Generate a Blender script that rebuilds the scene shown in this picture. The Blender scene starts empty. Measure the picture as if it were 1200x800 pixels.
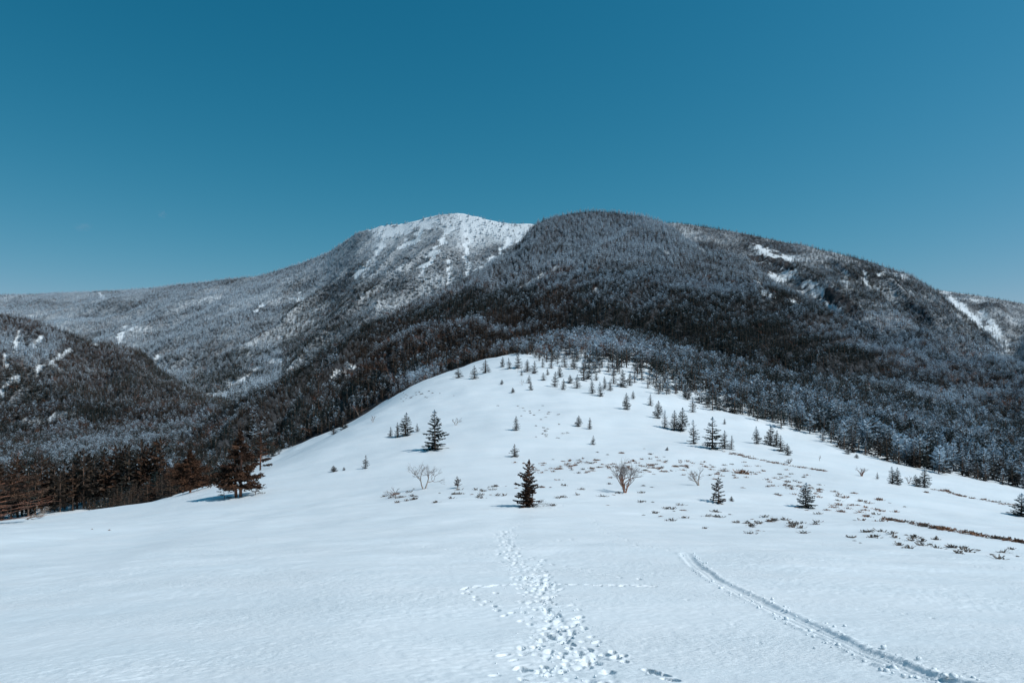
import bpy, math, random
import numpy as np
from mathutils import Vector
random.seed(7); RNG = np.random.default_rng(11)
SC = bpy.context.scene
COL = SC.collection
# ------------------------------------------------------------------ camera, sky, sun, exposure
F = 800.0                                     # focal length in photograph pixels (1200 wide)
cam_d = bpy.data.cameras.new("camera"); cam_d.lens = 24; cam_d.sensor_width = 36
cam_d.clip_start = 0.1; cam_d.clip_end = 60000
cam = bpy.data.objects.new("camera", cam_d); cam.location = (0, 0, 0)
cam.rotation_euler = (math.radians(90), 0, 0); COL.objects.link(cam); SC.camera = cam

SUN_EL, SUN_AZ = math.radians(50), math.radians(104)    # azimuth clockwise from +Y
w = bpy.data.worlds.new("World"); SC.world = w; w.use_nodes = True
nt = w.node_tree; nt.nodes.clear()
sky = nt.nodes.new("ShaderNodeTexSky"); sky.sky_type = 'NISHITA'; sky.sun_disc = False
sky.sun_elevation = SUN_EL; sky.sun_rotation = SUN_AZ
sky.altitude = 2000; sky.air_density = 1.6; sky.dust_density = 0.2; sky.ozone_density = 1.5
tcs = nt.nodes.new("ShaderNodeTexCoord"); mps = nt.nodes.new("ShaderNodeMapping"); mps.inputs['Location'].default_value = (0, 0, 0.14)   # thin clear high-altitude air
nms = nt.nodes.new("ShaderNodeVectorMath"); nms.operation = 'NORMALIZE'
nt.links.new(tcs.outputs['Generated'], mps.inputs[0]); nt.links.new(mps.outputs[0], nms.inputs[0]); nt.links.new(nms.outputs[0], sky.inputs[0])
sep = nt.nodes.new("ShaderNodeSeparateColor"); cmb = nt.nodes.new("ShaderNodeCombineColor"); nt.links.new(sky.outputs[0], sep.inputs[0])
def wm(op, x, y):
    m = nt.nodes.new("ShaderNodeMath"); m.operation = op
    for k, v in enumerate((x, y)):
        if hasattr(v, 'links'): nt.links.new(v, m.inputs[k])
        else: m.inputs[k].default_value = v
    return m.outputs[0]
gch = wm('MULTIPLY', wm('POWER', sep.outputs[1], 1.16), 0.62)
nt.links.new(wm('MINIMUM', wm('MULTIPLY', wm('POWER', sep.outputs[0], 3.0), 0.056), gch), cmb.inputs[0])
nt.links.new(gch, cmb.inputs[1]); nt.links.new(wm('MULTIPLY', wm('POWER', sep.outputs[2], 1.12), 0.66), cmb.inputs[2])
bg = nt.nodes.new("ShaderNodeBackground"); bg.inputs[1].default_value = 0.1
wo = nt.nodes.new("ShaderNodeOutputWorld")
nt.links.new(cmb.outputs[0], bg.inputs[0]); nt.links.new(bg.outputs[0], wo.inputs[0])
sl = bpy.data.lights.new("sun", 'SUN'); sl.energy = 3.6; sl.angle = math.radians(0.5); sl.color = (1.0, 0.985, 0.95)
so = bpy.data.objects.new("sun", sl); COL.objects.link(so)
sd = Vector((math.cos(SUN_EL)*math.sin(SUN_AZ), math.cos(SUN_EL)*math.cos(SUN_AZ), math.sin(SUN_EL)))
so.rotation_euler = sd.to_track_quat('Z', 'Y').to_euler()
SC.view_settings.view_transform = 'Standard'; SC.view_settings.look = 'None'
SC.view_settings.exposure = 0.0; SC.view_settings.gamma = 1.0
SC.render.engine = 'CYCLES'
SC.cycles.max_bounces = 4; SC.cycles.diffuse_bounces = 2; SC.cycles.glossy_bounces = 1; SC.cycles.transparent_max_bounces = 4
SC.cycles.use_denoising = True

# ------------------------------------------------------------------ noise
def _h(ix, iy, s):
    n = (ix.astype(np.int64)*374761393 + iy.astype(np.int64)*668265263 + s*1442695041) & 0xffffffff
    n = ((n ^ (n >> 13))*1274126177) & 0xffffffff
    return ((n ^ (n >> 16)) & 0xffffff)/float(0xffffff)
def vn(x, y, s=0):
    x = np.asarray(x, float); y = np.asarray(y, float)
    ix = np.floor(x); iy = np.floor(y); fx = x-ix; fy = y-iy
    fx = fx*fx*fx*(fx*(fx*6-15)+10); fy = fy*fy*fy*(fy*(fy*6-15)+10)
    a = _h(ix, iy, s); b = _h(ix+1, iy, s); c = _h(ix, iy+1, s); d = _h(ix+1, iy+1, s)
    return (a+(b-a)*fx)*(1-fy)+(c+(d-c)*fx)*fy - 0.5
def fbm(x, y, s=0, o=4):
    r = 0; a = 1; c, q = math.cos(0.6), math.sin(0.6)
    for i in range(o):
        r = r+a*vn(x, y, s+i*17); a *= 0.5; x, y = (x*c-y*q)*2.03, (x*q+y*c)*2.03
    return r
def sstep(a, b, x): t = np.clip((x-a)/(b-a), 0, 1); return t*t*(3-2*t)

# ------------------------------------------------------------------ terrain as a height function of the place
DK = np.array([3, 6, 9, 14, 20, 30, 45, 60, 80, 110, 150, 200, 260, 350, 500, 700.])
TAB = {
 -200: [1020, 900, 845, 775, 720, 672, 636, 628, 630, 650, 650, 625, 590, 562, 530, 505],
 0:    [1010, 880, 825, 757, 708, 662, 627, 614, 612, 625, 628, 604, 575, 548, 518, 495],
 150:  [1000, 868, 815, 746, 700, 657, 624, 607, 592, 596, 604, 590, 565, 540, 512, 490],
 300:  [992, 852, 807, 738, 690, 649, 615, 592, 568, 547, 560, 566, 548, 524, 500, 480],
 400:  [987, 842, 800, 730, 682, 642, 607, 582, 557, 524, 497, 508, 508, 496, 478, 462],
 480:  [987, 841, 800, 730, 681, 640, 602, 575, 548, 513, 477, 449, 454, 452, 446, 440],
 540:  [987, 840, 800, 731, 680, 638, 599, 571, 543, 506, 467, 439, 429, 430, 428, 424],
 600:  [987, 840, 800, 731, 680, 637, 597, 568, 540, 502, 462, 434, 416, 410, 406, 402],
 700:  [987, 840, 800, 731, 680, 637, 597, 570, 541, 503, 464, 437, 415, 395, 382, 372],
 800:  [987, 841, 800, 731, 681, 638, 600, 573, 545, 511, 478, 454, 434, 414, 396, 382],
 900:  [987, 842, 800, 732, 683, 642, 605, 579, 553, 524, 499, 477, 456, 434, 412, 395],
 1000: [987, 843, 800, 733, 685, 646, 611, 587, 563, 538, 518, 499, 479, 454, 428, 405],
 1100: [987, 845, 800, 735, 688, 651, 619, 597, 577, 557, 540, 521, 499, 472, 443, 416],
 1200: [987, 847, 800, 737, 692, 656, 627, 607, 590, 574, 560, 543, 520, 491, 458, 428],
 1400: [990, 850, 804, 742, 700, 666, 640, 622, 607, 593, 580, 562, 540, 508, 472, 440]}
_cx = np.array(sorted(TAB)); _tv = np.array([[(400-p)/F for p in TAB[c]] for c in _cx])
_ux = (_cx-600)/F; _ld = np.log(DK)
LU = np.linspace(-1.0, 1.0, 401); LD_ = np.linspace(math.log(3), math.log(700), 321)
def _smooth(a, k, ax):
    ker = np.hanning(k+2)[1:-1]; ker /= ker.sum()
    return np.apply_along_axis(lambda r: np.convolve(np.pad(r, k//2, mode='edge'), ker, 'valid'), ax, a)
_t1 = np.array([np.interp(LD_, _ld, r*DK) for r in _tv])            # z along each column
_t1 = np.array([np.interp(LD_, _ld, r) for r in _tv])
_t2 = np.array([np.interp(LU, _ux, _t1[:, j]) for j in range(len(LD_))]).T
LUT = _smooth(_smooth(_t2, 21, 1), 31, 0)                              # v(u, log d)
def z_table(x, y):
    d = np.clip(y, 3, 700); u = np.clip(x/np.maximum(y, 3), -1, 1)
    a = (u+1)/2*400; b = (np.log(d)-LD_[0])/(LD_[-1]-LD_[0])*320
    i = np.clip(a.astype(int), 0, 399); j = np.clip(b.astype(int), 0, 319); fa = a-i; fb = b-j
    v = (LUT[i, j]*(1-fa)+LUT[i+1, j]*fa)*(1-fb)+(LUT[i, j+1]*(1-fa)+LUT[i+1, j+1]*fa)*fb
    z = v*d
    z = z + fbm(x/14, y/14, 3, 3)*0.55*sstep(8, 40, y)*(1+sstep(60, 200, y)*1.2) - (np.maximum(y, 700)-700)*0.12
    z = z + 0.10*fbm(x/3.2+0.3*y/3, y/1.6, 9, 3)*sstep(10, 30, y)*(1-0.6*sstep(60, 120, y))
    return z
LAYERS = {}
def layer(name, ridge, foot, seed, amp, ribs, power, skew=0.0, back=0.5):
    us = np.linspace(-1.05, 1.05, 1051)
    k = 9; ker = np.hanning(k+2)[1:-1]; ker /= ker.sum()
    sm = lambda a: np.convolve(np.pad(a, k//2, mode='edge'), ker, 'valid')
    ru = np.array([(p[0]-600)/F for p in ridge]); fu = np.array([(p[0]-600)/F for p in foot])
    Rd = sm(np.interp(us, ru, [p[2] for p in ridge])); Rv = sm(np.interp(us, ru, [(400-p[1])/F for p in ridge]))
    if foot[0][1] is None:
        Fd = sm(np.interp(us, fu, [p[2] for p in foot])); Fz = z_table(us*Fd, Fd)-1.0
    else:
        Fd = sm(np.interp(us, fu, [p[2] for p in foot])); Fz = sm(np.interp(us, fu, [(400-p[1])/F for p in foot]))*Fd
    LAYERS[name] = dict(us=us, Rd=Rd, Rz=Rv*Rd, Fd=Fd, Fz=Fz, seed=seed, amp=amp, ribs=ribs, power=power, back=back, skew=skew)
def z_layer(name, x, y):
    L = LAYERS[name]; y = np.maximum(y, 1); u = x/y
    g = lambda k: np.interp(u, L['us'], L[k])
    Rd, Rz, Fd, Fz = g('Rd'), g('Rz'), g('Fd'), g('Fz')
    t = (y-Fd)/(Rd-Fd); tc = np.clip(t, 0, 1)
    p = tc*(1-L['power']) + L['power']*tc*tc
    z = Fz+(Rz-Fz)*p
    env = sstep(0, 0.15, tc)*(1-sstep(0.8, 1.0, tc)*0.9)
    wv = fbm(x/230, y/230, L['seed'], 3)*0.5
    ph = u*L['ribs']-L['skew']*tc
    r = 1-2*np.abs(vn(ph+wv*0.9, tc*0.7+wv, L['seed']+5))*2
    r2 = 1-2*np.abs(vn(ph*2.7+wv*2, tc*1.6, L['seed']+6))*2
    z = z + L['amp']*env*(r*0.7+r2*0.32-0.35) + fbm(x/60, y/60, L['seed']+9, 4)*L['amp']*0.35*env
    z = z + fbm(x/25, y/25, L['seed']+12, 3)*L['amp']*0.07
    z = np.where(t > 1, z-(y-Rd)*L['back'], z)
    z = np.where(t < 0, Fz-(Fd-y)*0.5, z)
    return z, t
layer('central_mountain',
  [(-400, 620, 420), (100, 560, 420), (200, 520, 440), (260, 482, 440), (332, 448, 480), (375, 416, 540), (418, 389, 600), (480, 356, 700), (518, 341, 760), (567, 316, 850),
   (606, 288, 930), (617, 274, 950), (626, 264, 970), (642, 257, 980), (662, 251, 990), (690, 247, 1000), (720, 249, 1000), (755, 253, 980), (780, 263, 940),
   (815, 288, 880), (859, 302, 800), (887, 321, 740), (916, 338, 690), (940, 347, 660), (962, 360, 620), (1000, 385, 590),
   (1050, 405, 560), (1120, 425, 520), (1200, 445, 480), (1450, 480, 450)],
  [(-400, None, 300), (300, None, 300), (560, None, 300), (620, None, 410), (760, None, 420), (860, None, 320), (1450, None, 300)], 21, 13, 10, 0.25, 1.5)
layer('snowy_mountain',
  [(-300, 356, 2600), (0, 346, 2400), (110, 342, 2300), (180, 337, 2200), (240, 330, 2100), (300, 324, 2000), (350, 310, 1900),
   (385, 296, 1800), (420, 272, 1700), (445, 265, 1650), (480, 260, 1600), (515, 251, 1560), (540, 249, 1550), (570, 256, 1520), (600, 262, 1500),
   (622, 261, 1500), (640, 268, 1500), (700, 300, 1500), (800, 345, 1400), (1450, 430, 1300)],
  [(-300, 470, 900), (0, 468, 900), (160, 474, 900), (300, 468, 760), (400, 455, 800), (600, 405, 1000), (800, 400, 1000), (1450, 460, 1000)], 41, 20, 12, 0.3, 3.6)
layer('valley_ridge',
  [(-300, 350, 760), (0, 368, 850), (37, 376, 870), (75, 389, 900), (112, 401, 920), (150, 408, 940), (169, 414, 950), (187, 434, 900), (230, 462, 850), (300, 490, 800), (500, 560, 780), (1450, 700, 780)],
  [(-300, None, 520), (300, None, 520), (1450, None, 520)], 61, 16, 8, 0.15)
layer('rocky_mountain',
  [(-400, 560, 1500), (500, 420, 1500), (640, 340, 1500), (740, 280, 1500), (770, 262, 1500), (790, 261, 1480), (810, 263, 1450), (860, 271, 1400), (940, 287, 1300), (1000, 302, 1220), (1060, 320, 1150),
   (1100, 342, 1080), (1130, 370, 1000), (1165, 402, 900), (1185, 427, 820), (1250, 470, 700), (1450, 560, 650)],
  [(-400, 600, 600), (700, 420, 600), (900, 402, 560), (1000, 418, 540), (1200, 455, 520), (1450, 520, 500)], 81, 22, 13, 0.3, -3.0)
layer('far_ridge',
  [(-400, 600, 1900), (800, 450, 1900), (1000, 340, 1900), (1100, 340, 1800), (1150, 348, 1750), (1200, 356, 1700), (1450, 380, 1500)],
  [(-400, 640, 1100), (1000, 440, 1100), (1200, 440, 1000), (1450, 450, 900)], 101, 30, 14, 0.3)
LN = list(LAYERS)
def z_top(x, y):
    x = np.asarray(x, float); y = np.asarray(y, float)
    zs = [z_table(x, y)]; ts = [np.zeros_like(x)]
    for n in LN:
        a, t = z_layer(n, x, y); zs.append(a); ts.append(t)
    zs = np.array(zs); w_ = zs.argmax(0)
    return zs.max(0), w_
def hit(px, py, dmin=3.0, dmax=2500.0):
    """distance at which the sight line of a photograph pixel first meets the terrain"""
    u = (px-600)/F; v = (400-py)/F
    ds = np.exp(np.linspace(math.log(dmin), math.log(dmax), 1400))
    z, _ = z_top(u*ds, ds); ok = np.nonzero(z/ds >= v)[0]
    if len(ok) == 0:
        return None
    return float(ds[ok[0]])
def hit_or_edge(px, py):
    """same, but for a base a hair above the crest of the snowfield take the crest"""
    for k in range(12):
        u = (px-600)/F; v = (400-(py+k))/F
        ds = np.exp(np.linspace(math.log(6), math.log(330), 500)); z = z_table(u*ds, ds)
        ok = np.nonzero(z/ds >= v)[0]
        if len(ok): return float(ds[ok[0]])
    return 200.0

# snow patches, gullies and slides on the mountain sides: lines (photo px) with half widths, taken to the slope they lie on
SNOW = [
 ('snowy_mountain', [(455, 277), (447, 290), (435, 305), (418, 324)], 3.0), ('snowy_mountain', [(440, 268), (455, 272), (475, 268)], 5.5),
 ('snowy_mountain', [(504, 262), (487, 282), (464, 290)], 3.0), ('snowy_mountain', [(539, 252), (546, 262), (551, 282), (546, 299), (547, 323)], 2.2),
 ('snowy_mountain', [(530, 267), (507, 299), (494, 313), (493, 324)], 2.2), ('snowy_mountain', [(608, 273), (593, 287), (576, 307), (563, 320)], 4.2),
 ('snowy_mountain', [(613, 284), (608, 295)], 2.5), ('snowy_mountain', [(527, 307), (528, 332)], 1.6), ('snowy_mountain', [(342, 351), (357, 346)], 3.2),
 ('snowy_mountain', [(515, 256), (480, 266)], 2.0),
 ('snowy_mountain', [(157, 382), (147, 388), (139, 399)], 2.8), ('snowy_mountain', [(184, 417), (184, 436)], 1.8),
 ('snowy_mountain', [(118, 344), (122, 350)], 1.5), ('snowy_mountain', [(310, 358), (300, 365)], 2.0),
 ('central_mountain', [(386, 396), (400, 388), (418, 379)], 2.2), ('central_mountain', [(355, 408), (376, 398)], 3.0),
 ('valley_ridge', [(0, 460), (19, 443)], 5.0), ('valley_ridge', [(4, 413), (8, 430)], 2.0), ('valley_ridge', [(22, 387), (19, 410)], 2.0),
 ('valley_ridge', [(49, 395), (38, 402)], 2.5), ('valley_ridge', [(82, 410), (60, 424), (41, 436)], 2.2), ('valley_ridge', [(106, 400), (114, 402)], 1.8),
 ('any', [(30, 496), (60, 488), (86, 483)], 4.0), ('any', [(127, 477), (140, 470)], 2.5), ('any', [(244, 462), (262, 458), (277, 451)], 5), ('any', [(284, 452), (296, 430)], 6.5),
 ('any', [(390, 440), (410, 428)], 3.0), ('any', [(316, 420), (330, 425)], 3.0),
 ('central_mountain', [(652, 313), (650, 318)], 2.5), ('central_mountain', [(699, 339), (702, 342)], 2.2), ('central_mountain', [(755, 313), (756, 316)], 2.2),
 ('central_mountain', [(778, 293), (780, 296)], 2.0), ('central_mountain', [(612, 334), (640, 321)], 1.8), ('central_mountain', [(818, 290), (826, 294)], 2.0),
 ('central_mountain', [(888, 326), (893, 340), (903, 346)], 4.0), ('central_mountain', [(925, 350), (940, 352)], 2.5),
 ('rocky_mountain', [(880, 288), (905, 296), (929, 309)], 4.0), ('rocky_mountain', [(930, 305), (924, 322), (940, 338)], 6.0), ('rocky_mountain', [(905, 322), (922, 332)], 5),
 ('rocky_mountain', [(949, 333), (962, 347), (978, 366)], 6.0),
 ('rocky_mountain', [(1030, 322), (1036, 318)], 2.5), ('rocky_mountain', [(1052, 322), (1062, 326)], 3.0), ('rocky_mountain', [(990, 320), (994, 336)], 1.8), ('rocky_mountain', [(1012, 318), (1016, 334)], 1.6),
 ('far_ridge', [(1106, 343), (1127, 361), (1155, 383), (1182, 408)], 4.0), ('far_ridge', [(1150, 366), (1172, 390)], 3.0),
 ]
def seg_dist(px, py, pl):
    best = np.full(px.shape, 1e9)
    for (ax, ay), (bx, by) in zip(pl[:-1], pl[1:]):
        dx, dy = bx-ax, by-ay; L2 = dx*dx+dy*dy
        t = np.clip(((px-ax)*dx+(py-ay)*dy)/L2, 0, 1)
        best = np.minimum(best, np.hypot(px-ax-t*dx, py-ay-t*dy))
    return best
def snow_mask(x, y, z, which):
    px = 600+F*x/y; py = 400-F*z/y
    names = ['snowfield']+LN
    m = np.zeros(px.shape); jit = fbm(x/18, y/18, 77, 3); fine = fbm(x/7+40, y/9, 78, 3); loose = fbm(x/16, y/22, 79, 3)
    for n, pl, hw in SNOW:
        sel = np.ones(px.shape, bool) if n == 'any' else (which == names.index(n))
        dd = seg_dist(px+jit*6, py+jit*4, pl)+fine*hw*1.2
        m = np.maximum(m, np.where(sel, (1-sstep(hw*0.6, hw*1.3, dd))*(sstep(-.35, .05, loose) if hw > 2.4 else 1), 0))
    return m
ROCK = [('rocky_mountain', [(884, 304), (912, 304), (926, 312)], 6.0), ('rocky_mountain', [(972, 345), (990, 356), (1010, 372)], 9), ('central_mountain', [(884, 315), (916, 334), (940, 343)], 3.0)]
def rock_mask(x, y, z, which):
    px = 600+F*x/y; py = 400-F*z/y; names = ['snowfield']+LN; m = np.zeros(px.shape); jit = fbm(x/22, y/22, 99, 4)
    for n, pl, hw in ROCK:
        m = np.maximum(m, np.where(which == names.index(n), 1-sstep(hw*0.6, hw*1.2, seg_dist(px+jit*7, py+jit*5, pl)), 0))
    return m
# edge of the forest against the open snow, as a distance per direction
EDGE = [(-200, 625), (0, 611), (100, 597), (200, 583), (300, 545), (400, 495), (440, 474), (480, 447), (540, 430), (600, 417), (645, 428), (690, 436), (735, 448), (760, 458), (800, 468), (850, 486), (900, 500), (950, 515), (1000, 532), (1060, 548), (1120, 559), (1200, 574), (1400, 585)]
EDGE_U = np.array([(p[0]-600)/F for p in EDGE]); EDGE_D = np.array([hit_or_edge(*p) for p in EDGE])
def edge_d(u): return np.interp(u, EDGE_U, EDGE_D)

# ------------------------------------------------------------------ materials
def new_mat(name):
    m = bpy.data.materials.new(name); m.use_nodes = True
    n = m.node_tree.nodes; n.clear(); out = n.new("ShaderNodeOutputMaterial"); b = n.new("ShaderNodeBsdfPrincipled")
    m.node_tree.links.new(b.outputs[0], out.inputs[0]); return m, m.node_tree, b
def N(t, kind, **kw):
    n = t.nodes.new(kind)
    for k, v in kw.items():
        if k.startswith('i_'): n.inputs[k[2:].replace('_', ' ')].default_value = v
        else: setattr(n, k, v)
    return n
def mixc(t, fac, a, b, blend='MIX'):
    m = t.nodes.new("ShaderNodeMix"); m.data_type = 'RGBA'; m.blend_type = blend
    for s, v in ((0, fac), (6, a), (7, b)):
        if hasattr(v, 'links'): t.links.new(v, m.inputs[s])
        else: m.inputs[s].default_value = v if s == 0 else (*v, 1)
    return m.outputs[2]
def math_(t, op, a, b=None, c=None, clamp=False):
    m = t.nodes.new("ShaderNodeMath"); m.operation = op; m.use_clamp = clamp
    for s, v in enumerate((a, b, c)):
        if v is None: continue
        if hasattr(v, 'links'): t.links.new(v, m.inputs[s])
        else: m.inputs[s].default_value = v
    return m.outputs[0]
def ramp(t, src, lo, hi):
    r = t.nodes.new("ShaderNodeMapRange"); r.inputs[1].default_value = lo; r.inputs[2].default_value = hi; t.links.new(src, r.inputs[0]); return r.outputs[0]

def snow_material():
    m, t, b = new_mat("snow")
    geo = N(t, "ShaderNodeNewGeometry"); mp = N(t, "ShaderNodeMapping"); t.links.new(geo.outputs[0], mp.inputs[0])
    mp.inputs['Scale'].default_value = (1.0, 1.9, 1.0); mp.inputs['Rotation'].default_value = (0, 0, 0.35)
    n1 = N(t, "ShaderNodeTexNoise", i_Scale=9.0, i_Detail=4.0, i_Roughness=0.6); t.links.new(mp.outputs[0], n1.inputs[0])
    n2 = N(t, "ShaderNodeTexNoise", i_Scale=0.25, i_Detail=3.0); t.links.new(mp.outputs[0], n2.inputs[0])
    n3 = N(t, "ShaderNodeTexNoise", i_Scale=28.0, i_Detail=2.0); t.links.new(geo.outputs[0], n3.inputs[0])
    col = mixc(t, ramp(t, n2.outputs[0], 0.3, 0.7), (0.75, 0.82, 0.86), (0.81, 0.86, 0.89))
    t.links.new(col, b.inputs['Base Color'])
    b.inputs['Roughness'].default_value = 0.42; b.inputs['Specular IOR Level'].default_value = 0.45
    n4 = N(t, "ShaderNodeTexNoise", i_Scale=0.16, i_Detail=2.0); t.links.new(mp.outputs[0], n4.inputs[0])
    bp = N(t, "ShaderNodeBump", i_Strength=0.7, i_Distance=0.075); t.links.new(math_(t, 'MULTIPLY', n1.outputs[0], ramp(t, n4.outputs[0], 0.36, 0.62)), bp.inputs['Height'])
    bp2 = N(t, "ShaderNodeBump", i_Strength=0.35, i_Distance=0.008); t.links.new(n3.outputs[0], bp2.inputs['Height']); t.links.new(bp.outputs[0], bp2.inputs['Normal'])
    t.links.new(bp2.outputs[0], b.inputs['Normal'])
    return m
def slope_material():
    m, t, b = new_mat("mountain_slope")
    geo = N(t, "ShaderNodeNewGeometry")
    n1 = N(t, "ShaderNodeTexNoise", i_Scale=0.09, i_Detail=7.0, i_Roughness=0.72); t.links.new(geo.outputs[0], n1.inputs[0])
    n2 = N(t, "ShaderNodeTexNoise", i_Scale=0.35, i_Detail=5.0, i_Roughness=0.7); t.links.new(geo.outputs[0], n2.inputs[0])
    br = N(t, "ShaderNodeAttribute", attribute_name="brush"); rk = N(t, "ShaderNodeAttribute", attribute_name="rock")
    brush = mixc(t, ramp(t, n1.outputs[0], 0.35, 0.65), (0.022, 0.024, 0.026), (0.085, 0.09, 0.10))  # understory, its dark tone also holding the shade between dense trees
    f = math_(t, 'ADD', br.outputs['Fac'], math_(t, 'MULTIPLY', math_(t, 'SUBTRACT', n2.outputs[0], 0.5), 0.9))
    c = mixc(t, ramp(t, f, 0.35, 0.75), (0.72, 0.78, 0.82), brush)
    rock = mixc(t, ramp(t, n2.outputs[0], 0.35, 0.7), (0.022, 0.022, 0.025), (0.085, 0.08, 0.08))
    f2 = math_(t, 'ADD', rk.outputs['Fac'], math_(t, 'MULTIPLY', math_(t, 'SUBTRACT', n1.outputs[0], 0.5), 1.6))
    c = mixc(t, ramp(t, f2, 0.45, 0.6), c, rock)
    t.links.new(c, b.inputs['Base Color']); b.inputs['Roughness'].default_value = 0.8; b.inputs['Specular IOR Level'].default_value = 0.1
    bp = N(t, "ShaderNodeBump", i_Strength=0.9, i_Distance=3.0); t.links.new(n2.outputs[0], bp.inputs['Height']); t.links.new(bp.outputs[0], b.inputs['Normal'])
    return m
def crown_material():
    """needles: dark green to rusty brown (attribute hue), blue-grey rime on part of them (attribute frost)"""
    m, t, b = new_mat("conifer_needles")
    fr = N(t, "ShaderNodeAttribute", attribute_name="frost", attribute_type='INSTANCER'); hu = N(t, "ShaderNodeAttribute", attribute_name="hue", attribute_type='INSTANCER')
    tc = N(t, "ShaderNodeTexCoord"); n1 = N(t, "ShaderNodeTexNoise", i_Scale=2.2, i_Detail=3.0, i_Roughness=0.7); t.links.new(tc.outputs['Object'], n1.inputs[0])
    n2 = N(t, "ShaderNodeTexNoise", i_Scale=0.9, i_Detail=1.0); t.links.new(tc.outputs['Object'], n2.inputs[0])
    geo = N(t, "ShaderNodeNewGeometry")
    green = mixc(t, ramp(t, n2.outputs[0], 0.35, 0.65), (0.010, 0.018, 0.020), (0.030, 0.042, 0.036))
    brown = mixc(t, ramp(t, n2.outputs[0], 0.35, 0.65), (0.035, 0.017, 0.010), (0.125, 0.055, 0.028))
    c = mixc(t, hu.outputs['Fac'], green, brown)
    sz = N(t, 'ShaderNodeSeparateXYZ'); t.links.new(tc.outputs['Object'], sz.inputs[0])
    f = math_(t, 'ADD', math_(t, 'ADD', n1.outputs[0], fr.outputs['Fac']), math_(t, 'MULTIPLY', math_(t, 'SUBTRACT', sz.outputs[2], 3.2), 0.065))   # rime gathers on the exposed upper boughs
    c = mixc(t, ramp(t, f, 0.84, 1.06), c, (0.47, 0.585, 0.68))  # rime tone dimmed for fine shading between needles and blued for distance haze
    t.links.new(c, b.inputs['Base Color']); b.inputs['Roughness'].default_value = 0.7; b.inputs['Specular IOR Level'].default_value = 0.15
    return m
def bark_material(name, a, b_, scale=6.0):
    m, t, b = new_mat(name); tc = N(t, "ShaderNodeTexCoord"); mp = N(t, "ShaderNodeMapping"); mp.inputs['Scale'].default_value = (1, 1, 0.25)
    t.links.new(tc.outputs['Object'], mp.inputs[0]); n = N(t, "ShaderNodeTexNoise", i_Scale=scale, i_Detail=4.0, i_Roughness=0.7); t.links.new(mp.outputs[0], n.inputs[0])
    t.links.new(mixc(t, ramp(t, n.outputs[0], 0.35, 0.65), a, b_), b.inputs['Base Color']); b.inputs['Roughness'].default_value = 0.85
    bp = N(t, "ShaderNodeBump", i_Strength=0.6, i_Distance=0.02); t.links.new(n.outputs[0], bp.inputs['Height']); t.links.new(bp.outputs[0], b.inputs['Normal']); return m
M_SNOW = snow_material(); M_SLOPE = slope_material(); M_CROWN = crown_material()
M_BARK = bark_material("conifer_bark", (0.07, 0.04, 0.028), (0.20, 0.12, 0.08)); M_PALE = bark_material("pale_bark", (0.24, 0.17, 0.13), (0.50, 0.42, 0.36))
M_RUST = bark_material("rusty_bark", (0.13, 0.05, 0.03), (0.34, 0.16, 0.10)); M_GREY = bark_material("grey_twigs", (0.14, 0.11, 0.10), (0.34, 0.29, 0.27))
M_HEATH = bark_material("dry_brush", (0.08, 0.034, 0.018), (0.30, 0.14, 0.07), 3.0); M_HEATHD = bark_material("dark_brush", (0.06, 0.048, 0.038), (0.19, 0.15, 0.12), 3.0)

# ------------------------------------------------------------------ mesh helpers
def mesh_from(name, V, T, mats, smooth=False, mat_idx=None):
    """V (n,3), T (m,3 or 4)"""
    V = np.asarray(V, np.float32).reshape(-1, 3); T = np.asarray(T, np.int32); k = T.shape[1]
    me = bpy.data.meshes.new(name); me.vertices.add(len(V)); me.vertices.foreach_set('co', V.ravel())
    me.loops.add(T.size); me.loops.foreach_set('vertex_index', T.ravel()); me.polygons.add(len(T))
    me.polygons.foreach_set('loop_start', np.arange(0, T.size, k, dtype=np.int32))
    if mat_idx is not None: me.polygons.foreach_set('material_index', np.asarray(mat_idx, np.int32))
    if smooth: me.polygons.foreach_set('use_smooth', np.ones(len(T), bool))
    for m in mats: me.materials.append(m)
    me.update(calc_edges=True); return me
def link(name, me, parent=None, kind=None, label=None, cat=None, group=None):
    o = bpy.data.objects.new(name, me); COL.objects.link(o)
    if parent: o.parent = parent
    for k, v in (('kind', kind), ('label', label), ('category', cat), ('group', group)):
        if v: o[k] = v
    return o
def grid_faces(nr, nc):
    i = np.arange(nr-1)[:, None]*nc+np.arange(nc-1)[None]; i = i.ravel()
    return np.stack([i, i+1, i+nc+1, i+nc], 1)
def fattr(me, name, a):
    at = me.attributes.new(name, 'FLOAT', 'POINT'); at.data.foreach_set('value', np.asarray(a, np.float32).ravel())

# ------------------------------------------------------------------ snowfield (near ground, with tracks pressed into it)
def ground_pt(px, py):
    d = hit(px, py); d = 9.0 if d is None else d
    return np.array([(px-600)/F*d, d])
rows = np.concatenate([np.arange(2.4, 8, 0.2), np.arange(8, 16, 0.036), np.arange(16, 30, 0.072), np.arange(30, 60, 0.2), 60*1.0165**np.arange(0, 152)])
NCOL = 1100; S = np.linspace(-1, 1, NCOL); W = 2.6+0.88*rows
GX = S[None]*W[:, None]; GY = np.repeat(rows[:, None], NCOL, 1); GZ = z_table(GX, GY)
near = 1-sstep(22, 45, GY)
xr, yr = GX*math.cos(.35)+GY*math.sin(.35), -GX*math.sin(.35)+GY*math.cos(.35)
GZ += near*(0.016*fbm(xr/0.17, yr/0.13, 31, 3)*(0.6+0.8*sstep(-.25, .3, vn(GX/3.1, GY/2.2, 33))) + 0.022*fbm(xr/1.1, yr/0.9, 35, 3))
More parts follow.
